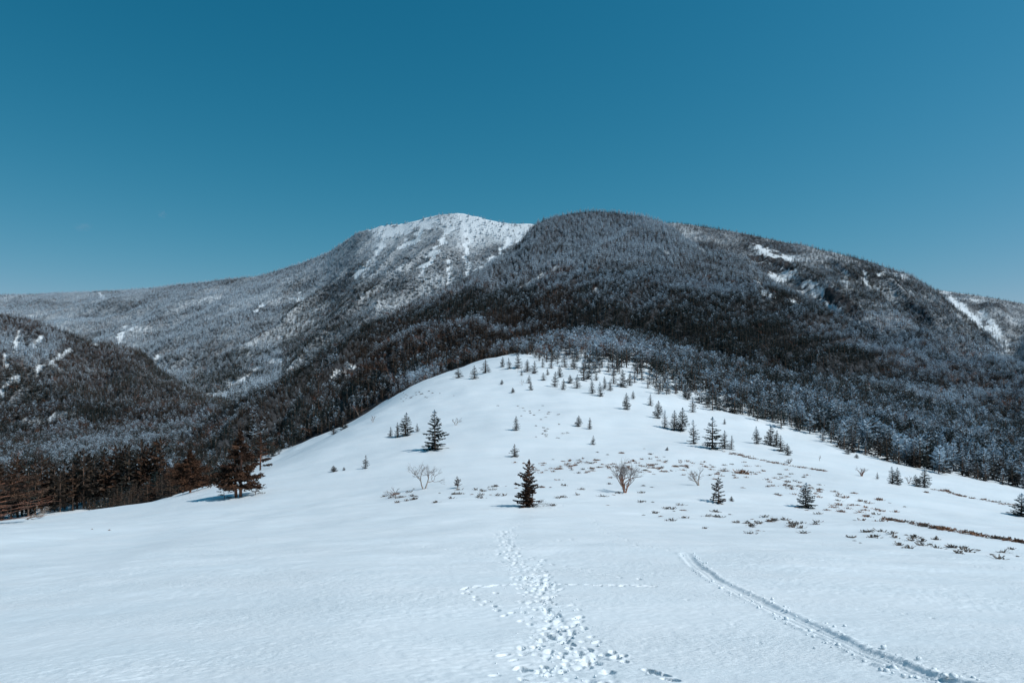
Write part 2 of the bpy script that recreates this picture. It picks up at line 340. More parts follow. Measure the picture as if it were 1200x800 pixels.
def stamp(x0, y0, a, b, rot, depth, rim=0.3):
    rim *= 0.32; depth *= 1.05; a *= .80; b *= .86
    """press one hole with a slightly raised rim into the snow"""
    r = max(a, b)*1.9; i0, i1 = np.searchsorted(rows, [y0-r, y0+r])
    if i1 <= i0 or i0 >= len(rows)-1: return
    wv_ = 2.6+0.88*y0; j0 = max(0, int((((x0-r)/wv_)+1)/2*(NCOL-1))-4); j1 = min(NCOL, int((((x0+r)/wv_)+1)/2*(NCOL-1))+5)
    X = GX[i0:i1, j0:j1]-x0; Y = GY[i0:i1, j0:j1]-y0; c, s = math.cos(rot), math.sin(rot)
    q = np.sqrt(((X*c+Y*s)/a)**2+((-X*s+Y*c)/b)**2)
    GZ[i0:i1, j0:j1] += -depth*(1-sstep(0.60, 1.02, q+0.25*vn(X*14+x0*7, Y*14+y0*5, 3))) + depth*rim*np.exp(-((q-1.25)/0.22)**2)
CLODS = []
def trail(pts, step, side, depth, size=1.0, clod=0.0, jitter=0.05, lanes=1):
    P = [ground_pt(*p) for p in pts]
    for a, b in zip(P[:-1], P[1:]):
        L = np.linalg.norm(b-a); dr = (b-a)/L; nrm = np.array([-dr[1], dr[0]]); n = max(1, int(L/step))
        for k in range(n):
            for l in range(lanes):
                sd_ = side*(1 if (k+l) % 2 else -1) if lanes == 1 else random.uniform(-side, side)
                p = a+dr*(k+random.random()*0.5)*step+nrm*sd_+np.array([random.gauss(0, jitter), random.gauss(0, jitter)])
                stamp(p[0], p[1], 0.075*size*random.uniform(.8, 1.25), 0.15*size*random.uniform(.8, 1.2), math.atan2(dr[1], dr[0])-math.pi/2+random.gauss(0, .35), depth*random.uniform(.6, 1.25), random.uniform(.15, .45))
                if random.random() < clod: CLODS.append((p[0]+random.gauss(0, .18), p[1]+random.gauss(0, .18), random.uniform(.01, .03)))
# ski trench with grooves and thrown-up edges
SKI = np.array([ground_pt(*p) for p in [(803, 648), (812, 660), (840, 680), (880, 700), (930, 725), (980, 748), (1030, 770), (1080, 790)]]+[[5.9, 8.1], [6.0, 7.2]])
def densify(P, n=14):
    t = np.arange(len(P)); tt = np.linspace(0, len(P)-1, (len(P)-1)*n+1)
    Q = np.stack([np.interp(tt, t, P[:, 0]), np.interp(tt, t, P[:, 1])], 1); k = 9; ker = np.ones(k)/k
    Qs = np.stack([np.convolve(np.pad(Q[:, c], k//2, mode='edge'), ker, 'valid') for c in (0, 1)], 1); return Qs
SKI = densify(SKI)
i1 = np.searchsorted(rows, 36); X = GX[:i1]; Y = GY[:i1]; near_t = np.abs(X-np.interp(Y, SKI[::-1, 1], SKI[::-1, 0])) < 1.6
xs, ys = X[near_t], Y[near_t]; bd = np.full(xs.shape, 9.0); sg = np.zeros(xs.shape)
for a, b in zip(SKI[:-1], SKI[1:]):
    dx, dy = b-a; L2 = dx*dx+dy*dy+1e-9; t = np.clip(((xs-a[0])*dx+(ys-a[1])*dy)/L2, 0, 1)
    dd = np.hypot(xs-a[0]-t*dx, ys-a[1]-t*dy); m = dd < bd; bd[m] = dd[m]; sg[m] = np.sign((xs[m]-a[0])*dy-(ys[m]-a[1])*dx)
s_ = bd*sg; hw = 0.20+0.05*vn(ys/1.5, xs*0, 5)
dz = -0.05*(1-sstep(hw*0.8, hw*1.15, np.abs(s_))) - 0.028*np.exp(-((s_-0.07)/0.022)**2) - 0.028*np.exp(-((s_+0.08)/0.022)**2)
dz += (0.012+0.05*np.abs(fbm(xs/0.25, ys/0.18, 44, 2)))*np.exp(-((np.abs(s_)-hw*1.45)/0.07)**2)
dz += 0.02*fbm(xs/0.12, ys/0.09, 46, 2)*(1-sstep(.1, .35, np.abs(np.abs(s_)-hw*1.3)))
dz *= (1-sstep(23, 31, ys))*(0.95+0.5*vn(ys/1.1, xs/1.1, 51))
sub = GZ[:i1]; sub[near_t] += dz; GZ[:i1] = sub
for k in range(300):
    q = SKI[random.randrange(len(SKI)-1)]; sd_ = random.choice((-1, 1, 1, -1))*abs(random.gauss(0.31, 0.07))
    CLODS.append((q[0]+sd_+random.gauss(0, .05), q[1]+random.gauss(0, .15)+sd_*0.4, abs(random.gauss(0.010, .018))+.008))
for px, py, r in ((1043, 784, .06), (1048, 785, .07), (1039, 787, .05), (1033, 786, .05), (990, 734, .04), (933, 723, .035), (955, 760, .03), (1140, 794, .03), (1037, 757, .04), (1077, 773, .05)):
    p = ground_pt(px, py); CLODS.append((p[0], p[1], r))
# the trampled trail and the single tracks crossing it
def trample(pts, hw, amp):
    P_ = densify(np.array([ground_pt(*p) for p in pts])); i1 = np.searchsorted(rows, P_[:, 1].max()+1)
    X, Y = GX[:i1], GY[:i1]; o = np.argsort(P_[:, 1]); cx_ = np.interp(Y, P_[o, 1], P_[o, 0]); q = np.abs(X-cx_)/(hw*(1+.5*vn(Y/1.4, X*0, 61)))
    GZ[:i1] += (1-sstep(.6, 1.25, q))*amp*1.3*(np.minimum(fbm(X/.20, Y/.24, 62, 3), .1)-.12)*sstep(-.2, .25, vn(X/.7, Y/.9, 63)+.1)
MAIN = [(590, 622), (594, 636), (604, 655), (620, 675), (636, 695), (648, 715), (650, 740), (652, 765), (648, 798)]
trample(MAIN+[(646, 850)], .62, .05); trample([(632, 655), (640, 715), (690, 760), (700, 797)], .25, .05)
trail(MAIN[:5], 0.30, 0.55, 0.05, 1.0, .15, .08, lanes=2)
trail(MAIN[3:7], 0.24, 0.60, 0.055, 1.0, .3, .1, lanes=2); trail(MAIN[6:]+[(650, 860)], 0.20, 0.68, 0.06, 1.05, .35, .1, lanes=2)
trail(MAIN, 0.42, 0.12, 0.085, 1.05, .3, .08)
trail([(632, 655), (640, 715), (690, 760), (700, 797)], 0.5, 0.12, 0.09, 1.1, .3, .1)
trail([(543, 689), (575, 686), (600, 685), (655, 684), (700, 686), (775, 687)], 0.15, 0.07, 0.09, 1.15, .2, .04)
trail([(543, 690), (560, 702), (585, 714), (607, 727)], 0.34, 0.10, 0.09, 1.15, .3, .05)
trail([(612, 650), (650, 661), (700, 672), (760, 682)], 0.55, 0.10, 0.07, 1.0, .1, .05)
trail([(598, 622), (625, 604), (660, 590)], 0.5, 0.1, 0.05, 1, 0, .05); trail([(690, 603), (705, 622), (725, 628), (745, 638), (800, 650)], 0.6, 0.1, 0.055, 1.0, 0, .05)
trail([(455, 635), (500, 640), (560, 650)], 0.8, 0.1, 0.05, 1.0, 0, .05); trail([(1000, 712), (1060, 718), (1130, 732), (1198, 742)], 0.5, 0.06, 0.03, .7, .1, .05)
trail([(640, 634), (700, 630), (730, 625)], 0.6, 0.08, 0.04, .9, 0, .05); trail([(800, 700), (860, 730), (930, 765)], 0.9, 0.1, 0.018, .8, 0, .08)
for px, py, s in ((718, 764, 1), (722, 770, 1.3), (731, 768, 1), (732, 776, 1), (760, 786, 1.1), (767, 789, 1.2), (775, 792, 1.2), (786, 797, 1.2), (640, 735, 1.2), (641, 745, 1.1), (663, 751, 1.4), (668, 755, 1.2), (626, 757, 1.1), (615, 785, 1.3), (590, 768, 1.2), (684, 775, 1.1), (581, 695, 1)):
    p = ground_pt(px, py); stamp(p[0], p[1], .08*s, .15*s, random.gauss(0.3, .5), .13, .3)
for k in range(90):
    t = random.random()**0.7; py = 640+160*t; c = np.interp(py, [p[1] for p in MAIN], [p[0] for p in MAIN]); p = ground_pt(c+random.gauss(0, 12+22*t), py); CLODS.append((p[0], p[1], random.uniform(.01, .03)))
me = mesh_from("snowfield", np.stack([GX, GY, GZ], -1), grid_faces(*GX.shape), [M_SNOW], smooth=True)
link("snowfield", me, kind='structure')
# wide snow ground all round, a little lower than the snowfield, out to the horizon
gy = np.concatenate([-np.geomspace(20000, 8, 40), np.linspace(-6, 2.4, 6), np.geomspace(3, 700, 60), np.geomspace(750, 30000, 24)])
gs = np.linspace(-1, 1, 121); gs = np.sign(gs)*np.abs(gs)**1.6
OX = gs[None]*(60+3.0*np.abs(gy)[:, None]); OY = np.repeat(gy[:, None], 121, 1)
OZ = z_table(OX, np.maximum(OY, 2.4)) + np.where(OY < 2.4, (2.4-OY)*0.02, 0) - np.where(OY < -40, (-40-OY)*0.06, 0)
OZ = np.where(OY > 700, z_table(OX, np.full_like(OY, 700.))-40-(OY-700)*0.02, OZ) - 0.12-0.5*(1-sstep(.9, 1.0, np.abs(OX)/(2.6+0.88*np.abs(OY)))) - 0.4*sstep(30, 120, np.abs(OY)) - np.where(np.abs(OX) < 0.9*OY, 1.2*sstep(30, 120, OY), 0)
OZ = np.maximum(OZ, -400); bs = OY < 2.3
inside = (OY >= 2.3) & (OY < 12) & (np.abs(OX) < 2+0.8*OY); OZ = np.where(inside, OZ-0.8, OZ)
link("ground", mesh_from("ground", np.stack([OX, OY, OZ], -1), grid_faces(*OX.shape), [M_SNOW], smooth=True), kind='structure')
# lumps of snow thrown up along the tracks
ico_v = []; ph = (1+5**.5)/2
for a, b in ((1, ph), (-1, ph), (1, -ph), (-1, -ph)): ico_v += [(0, a, b), (a, b, 0), (b, 0, a)]
ico_v = np.array(ico_v)/math.hypot(1, ph)
ico_f = [(i, j, k) for i in range(12) for j in range(i+1, 12) for k in range(j+1, 12) if max(np.linalg.norm(ico_v[i]-ico_v[j]), np.linalg.norm(ico_v[j]-ico_v[k]), np.linalg.norm(ico_v[i]-ico_v[k])) < 1.1]
ico_f = np.array([(i, j, k) if np.dot(np.cross(ico_v[j]-ico_v[i], ico_v[k]-ico_v[i]), ico_v[i]) > 0 else (i, k, j) for i, j, k in ico_f])
cl = np.array(CLODS); cz = z_table(cl[:, 0], cl[:, 1]); Vs, Ts = [], []
for i, (x, y, r) in enumerate(CLODS):
    v = ico_v*RNG.uniform(.65, 1.3, (12, 1))*r*np.array([1, 1, .8])+np.array([x, y, cz[i]+r*0.35]); Ts.append(ico_f+12*i); Vs.append(v)
link("snow_clods", mesh_from("snow_clods", np.concatenate(Vs), np.concatenate(Ts), [M_SNOW]), kind='stuff')

# ------------------------------------------------------------------ mountains
def forest_density(x, y, z, which):
    return 1-snow_mask(x, y, z, which)
for n, nu, nr in (('central_mountain', 420, 150), ('snowy_mountain', 420, 150), ('valley_ridge', 200, 80), ('rocky_mountain', 300, 130), ('far_ridge', 160, 60)):
    L = LAYERS[n]
    lo, hi = {'central_mountain': (-.72, 1.0), 'snowy_mountain': (-1.0, .45), 'valley_ridge': (-1.0, -.3), 'rocky_mountain': (-.1, 1.0), 'far_ridge': (.35, 1.0)}[n]
    us = np.linspace(lo, hi, nu); tt = np.concatenate([[-0.25, -.02], np.linspace(0, 1, nr-8), [1.03, 1.08, 1.16, 1.3, 1.6, 2.2]])
    Rd, Fd = np.interp(us, L['us'], L['Rd']), np.interp(us, L['us'], L['Fd'])
    D = Fd[None]+(Rd-Fd)[None]*tt[:, None]; X = us[None]*D; Z, _ = z_layer(n, X, D)
    wh = np.full(X.shape, LN.index(n)+1); sm = snow_mask(X, D, Z, wh); rk = rock_mask(X, D, Z, wh)
    top = (1-sstep(262, 300, 400-F*Z/D+14*fbm(X/60, D/60, 141, 3)))*sstep(425, 455, 600+F*us[None]) if n == 'snowy_mountain' else 0*Z
    Z = Z + rk*fbm(X/9, D/9, 120, 4)*9 - sm*2.0
    me = mesh_from(n, np.stack([X, D, Z], -1), grid_faces(*X.shape), [M_SLOPE], smooth=True)
    base = {'central_mountain': .95, 'snowy_mountain': .60, 'valley_ridge': .8, 'rocky_mountain': .68, 'far_ridge': .62}[n]
    fattr(me, 'brush', base*(1-sm)*(1-.42*top)+0.3*fbm(X/70, D/70, 130, 3)*(1-sm)); fattr(me, 'rock', rk*.8)  # forest floor cover; shade of the tree gaps is painted in with it
    link(n, me, kind='structure')

# ------------------------------------------------------------------ trees
def conifer(seed, H=6.0, R=1.5, levels=16, nb=7, twigs=4, low=0.06, droop=0.25, ragged=0.35, lean=0.0, power=0.85, side=None):
    """returns (crown V, crown T, trunk V, trunk T); a trunk and whorls of boughs, each a fan of short sprays"""
    r = np.random.default_rng(seed); V, T = [], []
    def tri(a, b, c):
        n = len(V); V.extend((a, b, c)); T.append((n, n+1, n+2))
    for li in range(levels):
        f = li/(levels-1); h = H*(low+(0.965-low)*f**0.92); rad = R*(1-f)**power*(1-0.25*math.exp(-f*9))+0.05*R
        k = max(3, int(round(nb*(1-0.45*f))))
        off = r.uniform(0, 6.28)
        for b in range(k):
            if twigs > 1 and r.random() < ragged*0.35: continue
            az = off+6.283*b/k+r.normal(0, .25); Lb = rad*r.uniform(1-ragged, 1+ragged*.45)
            if side is not None: Lb *= 1+side[1]*math.cos(az-side[0])*(1-f)
            hh = h+r.normal(0, H*0.012); dr = np.array([math.cos(az), math.sin(az), 0]); tn = np.array([-dr[1], dr[0], 0])
            up = 0.35*f-droop*(1-f); base = np.array([lean*hh, 0, hh])
            def at(s): return base+dr*(Lb*s)+np.array([0, 0, Lb*(up*s+0.22*s*s-0.05)])
            tip = at(1.0)
            wd = Lb*0.30+0.04*R
            if twigs <= 1:
                a = at(0.0)+np.array([0, 0, H*0.02]); m1 = at(.6)+tn*wd*.9-np.array([0, 0, wd*.5]); m2 = at(.6)-tn*wd*.9-np.array([0, 0, wd*.5]); tri(a, m1, tip); tri(a, tip, m2)
                continue
            for j in range(twigs):
                s = (j+0.7)/twigs; c = at(s*0.9); ww = wd*(1.15-0.75*s)*r.uniform(.7, 1.3)
                for sg_ in (1, -1):
                    e = at(min(1.08, s+0.34))+tn*sg_*ww-np.array([0, 0, ww*r.uniform(.05, .65)])
                    q = c+dr*Lb*0.22+np.array([0, 0, r.normal(0, .03)*R])-np.array([0, 0, .04*R])
                    tri(c+np.array([0, 0, .02*R]), e, q)
                if r.random() < .8:
                    e = c+dr*Lb*.12+tn*r.normal(0, .25)*ww-np.array([0, 0, ww*r.uniform(.5, 1.0)]); tri(c-dr*Lb*.12, c+dr*Lb*.2, e)
            tri(at(.75)+tn*wd*.16, tip+dr*Lb*.06, at(.75)-tn*wd*.16)
    top = np.array([lean*H, 0, H])
    for b in range(5):
        a = r.uniform(0, 6.28); q = top-np.array([0, 0, H*.075]); w_ = R*.09+0.02; tri(q+np.array([math.cos(a)*w_, math.sin(a)*w_, -.02*H]), top, q+np.array([math.cos(a+2.2)*w_, math.sin(a+2.2)*w_, 0]))
    return np.array(V), np.array(T), *tube([(0, 0, -0.4), (0, 0, .3*H), (lean*.6*H, 0, .6*H), (lean*H, 0, .98*H)] if lean else [(0, 0, -.4), (0, 0, .3*H), (0, 0, .65*H), (0, 0, .98*H)], [H*.021, H*.017, H*.010, H*.003], 5)
def tube(P, Rr, n=4):
    P = np.array(P, float); V, T = [], []
    for i, p in enumerate(P):
        d = P[min(i+1, len(P)-1)]-P[max(i-1, 0)]; d /= np.linalg.norm(d)+1e-9
        a = np.cross(d, (0.3, 0.9, 0.31)); a /= np.linalg.norm(a)+1e-9; b = np.cross(d, a)
        for k in range(n): th = 6.283*k/n; V.append(p+Rr[i]*(math.cos(th)*a+math.sin(th)*b))
    for i in range(len(P)-1):
        for k in range(n):
            a = i*n+k; b = i*n+(k+1) % n; T += [(a, b, b+n), (a, b+n, a+n)]
    return np.array(V), np.array(T)
def cat(parts):
    V, T, n = [], [], 0
    for v, t in parts:
        V.append(v); T.append(np.asarray(t)+n); n += len(v)
    return np.concatenate(V), np.concatenate(T)
def bare(seed, H, spread, stems, depth, r0, upness=0.6, split=3, lean=(0, 0)):
    """leafless branching shrub or tree; returns (stems V,T), (twigs V,T)"""
    r = np.random.default_rng(seed); A, B = [], []
    def grow(p, d, L, rad, k):
        mid = p+d*L*.5+r.normal(0, .05, 3)*L; e = p+d*L+r.normal(0, .07, 3)*L
        (A if k >= depth-1 else B).append(tube([p, mid, e], [rad, rad*.82, rad*.62], 4 if k > 1 else 3))
        if k == 0: return
        for j in range(split if k < depth else split):
            nd = d+r.normal(0, spread, 3); nd[2] = nd[2]*.75+upness*.35; nd /= np.linalg.norm(nd)
            s = r.uniform(.45, 1.0) if j else 1.0; grow(p+(e-p)*s, nd, L*r.uniform(.62, .86), rad*.56, k-1)
    for s in range(stems):
        a = 6.283*s/stems+r.uniform(-.4, .4); d = np.array([math.cos(a)*spread*.7+lean[0], math.sin(a)*spread*.5+lean[1], 1.0]); d /= np.linalg.norm(d)
        grow(np.array([math.cos(a)*.08*H*.3, math.sin(a)*.05*H*.3, -.1]), d, H*.36, r0, depth)
    return cat(A), cat(B)
def pine(seed, H, R, trunks, low=.2, nbough=26, flat=.22, pad=60, side=None, dead=0, oval=.55):
    """broad conifer: bare boughs carrying flat pads of needle tufts. -> trunk, boughs, foliage"""
    r = np.random.default_rng(seed); tr, bo, V, T = [], [], [], []
    for tx, lx, hf in trunks:
        tr.append(tube([(tx, 0, -.4), (tx+lx*.3, 0, H*.3*hf), (tx+lx*.7+.1, .05, H*.65*hf), (tx+lx, 0, H*.97*hf)], [H*.024, H*.019, H*.012, H*.003], 7))
    for b in range(nbough):
        f = (b+.5)/nbough; tx, lx, hf = trunks[b % len(trunks) if f < .5 else 0]; h = H*(low+(.96-low)*f)*hf; az = b*2.4+r.normal(0, .3)
        Lb = R*(1-abs(f-.18)**1.4*1.05 if f > .18 else 1-.2*r.random())*r.uniform(.7, 1.1)*max(.18, 1-f**2.2)
        if side is not None: Lb *= 1+side[1]*math.cos(az-side[0])
        dr = np.array([math.cos(az), math.sin(az), 0]); base = np.array([tx+lx*h/H, 0, h]); rise = r.uniform(-.05, .2)+.35*f
        mid = base+dr*Lb*.5+np.array([0, 0, rise*Lb*.35]); e = base+dr*Lb+np.array([0, 0, rise*Lb*.5+.02*Lb]); bo.append(tube([base, mid, e], [H*.007, H*.005, H*.002], 4))
        isd = b < dead
        for k in range(7):
            s = r.uniform(.3, .95); p = base+(e-base)*s+np.array([0, 0, .02*Lb]); q = p+(dr*r.uniform(.1, .5)+np.array([-dr[1], dr[0], 0])*r.normal(0, .45)+np.array([0, 0, r.uniform(-.05, .2)]))*Lb*.35; bo.append(tube([p, q], [H*.0028, H*.001], 3))
        if isd: continue
        npd = int(pad*Lb/R)+8
        for k in range(npd):
            s = r.uniform(.28, 1.05); c = base+(e-base)*s+np.array([-dr[1], dr[0], 0])*r.normal(0, .17*Lb*(.4+s*.6))+np.array([0, 0, r.normal(.03, flat*.28)*max(.6, Lb*.5)])
            for m in range(3):
                d1 = r.normal(0, 1, 3)*np.array([1, 1, .45]); d1 /= np.linalg.norm(d1); d2 = np.cross(d1, r.normal(0, 1, 3)); d2 /= np.linalg.norm(d2)+1e-9; sz = r.uniform(.10, .22)*H/6
                n = len(V); V.extend((c-d2*sz*.35, c+d2*sz*.35, c+d1*sz*1.5)); T.append((n, n+1, n+2))
    return cat(tr), cat(bo), (np.array(V), np.array(T))
# meshes: large-showing firs as trunk and crown, the forest's as one mesh each
SPEC = [dict(seed=1), dict(seed=2, R=1.25, levels=18), dict(seed=3, R=1.8, ragged=.5), dict(seed=4, R=1.1, levels=17, ragged=.45), dict(seed=5, R=1.6, levels=14, droop=.4), dict(seed=6, R=1.35, ragged=.55, levels=15)]
FIRS = []
for i, sp in enumerate(SPEC):
    cv, ct, tv, tt_ = conifer(**sp); FIRS.append((mesh_from("fir_crown", cv, ct, [M_CROWN]), mesh_from("fir_trunk", tv, tt_, [M_BARK])))
# tall bare-footed forest fir for the dense woods
SPEC2 = [dict(seed=11, R=1.7, levels=13, low=.22, nb=7, ragged=.5, power=.6), dict(seed=12, R=1.5, levels=12, low=.28, ragged=.55, power=.6), dict(seed=13, R=2.0, levels=12, low=.2, ragged=.5, power=.55)]
for sp in SPEC2:
    cv, ct, tv, tt_ = conifer(**sp); FIRS.append((mesh_from("fir_crown", cv, ct, [M_CROWN]), mesh_from("fir_trunk", tv, tt_, [M_BARK])))
src = bpy.data.collections.new("tree_sources")
def source(i, parts):
    V, T = cat([(a, b) for a, b, _ in parts]); mi = np.concatenate([np.full(len(b), k) for k, (a, b, _) in enumerate(parts)])
    o = bpy.data.objects.new("source_%02d" % i, mesh_from("source_%02d" % i, V, T, [p[2] for p in parts], mat_idx=mi)); src.objects.link(o)
MID = [dict(seed=21, levels=11, nb=6, twigs=3, R=1.6, low=.12, power=.65, ragged=.5), dict(seed=22, levels=11, nb=6, twigs=3, R=1.3, low=.1, ragged=.5), dict(seed=23, levels=12, nb=6, twigs=3, R=1.9, low=.16, power=.6, ragged=.55), dict(seed=24, levels=10, nb=6, twigs=3, R=1.7, low=.2, power=.55, ragged=.6)]
FAR = [dict(seed=31, levels=6, nb=6, twigs=1, R=1.5), dict(seed=32, levels=5, nb=6, twigs=1, R=1.9, power=.6), dict(seed=33, levels=6, nb=5, twigs=1, R=1.2), dict(seed=34, levels=6, nb=6, twigs=1, R=1.7, power=.6)]
for i, sp in enumerate(MID+FAR):
    cv, ct, tv, tt_ = conifer(**sp); source(i, [(cv, ct, M_CROWN), (tv, tt_, M_BARK)])
for i in range(2):                           # bare deciduous trees within the forest
    (a, b) = bare(50+i, 5.5, .38, 1, 4, .09, .7, 3); source(8+i, [(a[0], a[1], M_PALE), (b[0], b[1], M_RUST)])

# ------------------------------------------------------------------ where the forest stands
def zone(xlo, xhi, ylo, yhi, cell):
    nx, ny = int((xhi-xlo)/cell), int((yhi-ylo)/cell)
    X, Y = np.meshgrid(np.arange(nx), np.arange(ny)); X = (X+RNG.uniform(0, 1, X.shape))*cell+xlo; Y = (Y+RNG.uniform(0, 1, Y.shape))*cell+ylo
    return X.ravel(), Y.ravel()
# how high the terrain reaches along each direction before a distance (to leave out trees nobody sees)
UU = np.linspace(-.95, .95, 571); DD = np.exp(np.linspace(math.log(40), math.log(2700), 420))
zz, _ = z_top(UU[:, None]*DD[None], np.repeat(DD[None], len(UU), 0)); CM = np.maximum.accumulate(zz/DD[None], 1)
def hidden_by(x, y):
    a = np.clip(((x/y)+.95)/1.9*570, 0, 570).astype(int); b = np.clip((np.log(y)-math.log(40))/(math.log(2700)-math.log(40))*419-3, 0, 419).astype(int); return CM[a, b]
PTS = []
for (ylo, yhi, cell) in ((60, 340, 3.0), (340, 700, 3.3), (700, 1150, 4.0), (1150, 2600, 6.2)):
    X, Y = zone(-.9*yhi, .9*yhi, ylo, yhi, cell); k = np.abs(X) < .88*Y; X, Y = X[k], Y[k]
    Z, wh = z_top(X, Y)
    h = RNG.uniform(.55, 1.15, len(X)); u = X/Y; px = 600+F*u; py = 400-F*Z/Y
    hb = hidden_by(X, Y); k = (Z+8)/Y > hb-.004; X, Y, Z, wh, h, u, px, py = [q[k] for q in (X, Y, Z, wh, h, u, px, py)]
    sm = snow_mask(X, Y, Z, wh); rk = rock_mask(X, Y, Z, wh)
    n1 = fbm(X/45, Y/45, 200, 3); n2 = fbm(X/140, Y/140, 210, 3)
    ed = edge_d(u); inf = (Y-ed)
    dens = np.where(wh == 0, sstep(-2, 6, inf+6*n1)*.9, .9)
    # the open wood on top of the dome thins out towards the snow
    dome = sstep(590, 640, px)*(1-sstep(760, 850, px))*(1-sstep(390, 330, Y)*0)*(Y < 520)
    dens = np.where(dome > 0, dens*(1-dome*(1-sstep(5, 150, inf+60*n1)*.70-.30)), dens)
    dens *= (1-.88*sm)*(1-.35*sstep(.3, .7, rk))
    bald = (wh == 2)*sstep(420, 450, px)*(1-sstep(276, 312, py+12*n1))*.5                      # thin wood near the snowy summit
    dens *= 1-bald; dens *= np.where(wh == 4, .8+.25*n2, 1); dens *= np.where(wh == 5, .7+n1*.5, 1)
    k = RNG.uniform(0, 1, len(X)) < dens
    X, Y, Z, wh, h, px, py, n1, n2, inf = [q[k] for q in (X, Y, Z, wh, h, px, py, n1, n2, inf)]
    # rime: most on the snowy mountain and high up, little in the low woods
    fro = np.select([wh == 0, wh == 1, wh == 2, wh == 3, wh == 4, wh == 5],
        [np.where(px < 480, .25-.26*sstep(260, 110, Y), .36+.06*sstep(700, 1100, px)), .34+.31*sstep(360, 262, py)-.06*sstep(560, 380, px), .56+.06*sstep(420, 330, py), .29, .43, .46])
    fro = np.where((wh == 2) & (px > 330), fro-.16*sstep(320, 345, py), fro)                    # the darker wood below the summit slides
    fro = np.where((wh == 2) & (seg_dist(px, py, [(420, 330), (390, 360), (330, 400), (250, 440)]) < 26), fro-.12, fro)
    lit_bowl = (wh == 3)*(1-sstep(0, 26, seg_dist(px, py, [(0, 400), (40, 415), (60, 405)])))  # lit side of the bowl, put into the trees' rime; darker spur around it
    fro = fro+.26*lit_bowl-(wh == 3)*.08*(1-lit_bowl)
    fro = fro-.13*(wh == 2)*(1-sstep(20, 50, seg_dist(px, py, [(120, 430), (180, 450), (260, 440)])))
    fro = np.where((wh == 1) & (seg_dist(px, py, [(700, 290), (740, 262)]) < 40), fro+.07, fro)
    fro = fro+.075*sstep(380, 480, Y)*(wh != 2)+.045*(wh == 2)+.19*n1+.20*n2+RNG.normal(0, .085, len(X))-.055*(wh != 2)-.015
    hue = np.clip(.06+.8*n2+.5*n1+RNG.normal(0, .12, len(X)), 0, 1)*np.where(wh == 2, .6, 1)
    hue = np.where((wh == 0) & (px < 330), np.clip(.15+.5*sstep(230, 80, Y)+RNG.normal(0, .2, len(X)), 0, 1), hue)
    hue = np.where(((wh == 1) | (wh == 0)) & (seg_dist(px, py, [(420, 430), (480, 405), (560, 400), (640, 380), (660, 330)]) < 24), np.clip(hue+.35, 0, 1), hue)
    H = h*np.select([wh == 0, wh == 1, wh == 2, wh == 3, wh == 4, wh == 5], [1.05, 1.12, 1.5, 1.2, 1.2, 1.1])
    H = np.where((wh == 0), H*(.62+.25*sstep(900, 1100, px)+(.38-.25*sstep(900, 1100, px))*sstep(0, 35, inf)), H); H = np.where((wh == 0) & (px < 330) & (Y < 140), H*1.15, H)
    H = np.where((wh == 2) & (py < 300) & (px > 400), H*.8, H); H = np.where((px > 600) & (px < 780) & (Y < 420), H*1.12, H)
    PTS.append(np.stack([X, Y, Z-.12, H, fro, hue, wh.astype(float)], 1))
P = np.concatenate(PTS)

# ------------------------------------------------------------------ single trees on the open snow
ORD = ['nearest', 'second nearest', 'third nearest', 'fourth nearest', 'fifth nearest', 'sixth nearest', 'seventh nearest', 'eighth nearest', 'ninth nearest', 'tenth nearest']
def empty(name, loc, label, cat, group=None, rot=0, scale=1.0):
    o = bpy.data.objects.new(name, None); o.empty_display_size = .3; COL.objects.link(o); o.location = loc; o.rotation_euler = (0, 0, rot)
    o.scale = scale if hasattr(scale, '__len__') else (scale,)*3; o['label'] = label; o['category'] = cat
    if group: o['group'] = group
    return o
def place(px, py):
    d = hit_or_edge(px, py); x = (px-600)/F*d; return x, d, float(z_table(np.array([x]), np.array([d]))[0])
def fir(loc, H, wf, frost, hue, kind, label, group, cat='fir tree'):
    """wf = crown width over height"""
    c, t = FIRS[kind]; baseR = (SPEC+SPEC2)[kind].get('R', 1.5); s = H/6.0; sx = s*(wf*6.0/(2*baseR)) if wf else s
    o = empty("fir_tree", (loc[0], loc[1], loc[2]-.03*s), label, cat, group, random.uniform(0, 6.28), (sx, sx, s))
    o.rotation_euler = (random.gauss(0, .035), random.gauss(0, .035), random.uniform(0, 6.28))
    a = link("crown", c, o); a['frost'] = float(frost); a['hue'] = float(hue); b = link("trunk", t, o); return o
LAND = []      # landmarks for labels: (px, py, phrase)
NP = []
def A(px, py, h, w_, label, frost=.26, hue=.15, kind=None, group='single firs on the open snow', mark=None):
    x, d, z = place(px, py); k = random.randrange(6) if kind is None else kind
    fir((x, d, z), h*d/F, w_/h*random.uniform(1.15, 1.4), frost, hue, k, label, group); NP.append((x, d))
    if mark: LAND.append((px, py, mark))
A(510, 527, 47, 28, 'tallest lone dark fir on the open snow, blue shadow to its left', .27, .12, 2, mark='the tallest lone fir')
A(475, 511, 28, 16, 'tall dark fir, highest of the small cluster left of the tallest lone fir', .24, .2, 0, mark='the four-fir cluster')
A(466, 513, 18, 9, 'middle-sized fir at the left foot of the highest fir in the small cluster', .26, .2, 1)
A(458, 512, 12, 6, 'little narrow fir at the left end of the small cluster', .25, .2, 3)
A(489, 506, 10, 5, 'tiny fir standing alone between the small cluster and the tallest lone fir', .3, .2, 3)
A(428, 549, 16, 8, 'small dark ragged fir by the left snow edge, above two seedlings', .15, .35, 5, mark='the ragged little fir above two seedlings')
A(391, 553, 7, 8, 'round dark fir seedling left of the ragged little fir', .15, .3, 2)
A(403, 551, 4, 4, 'tiniest fir seedling, between the round seedling and the ragged little fir', .1, .3, 2)
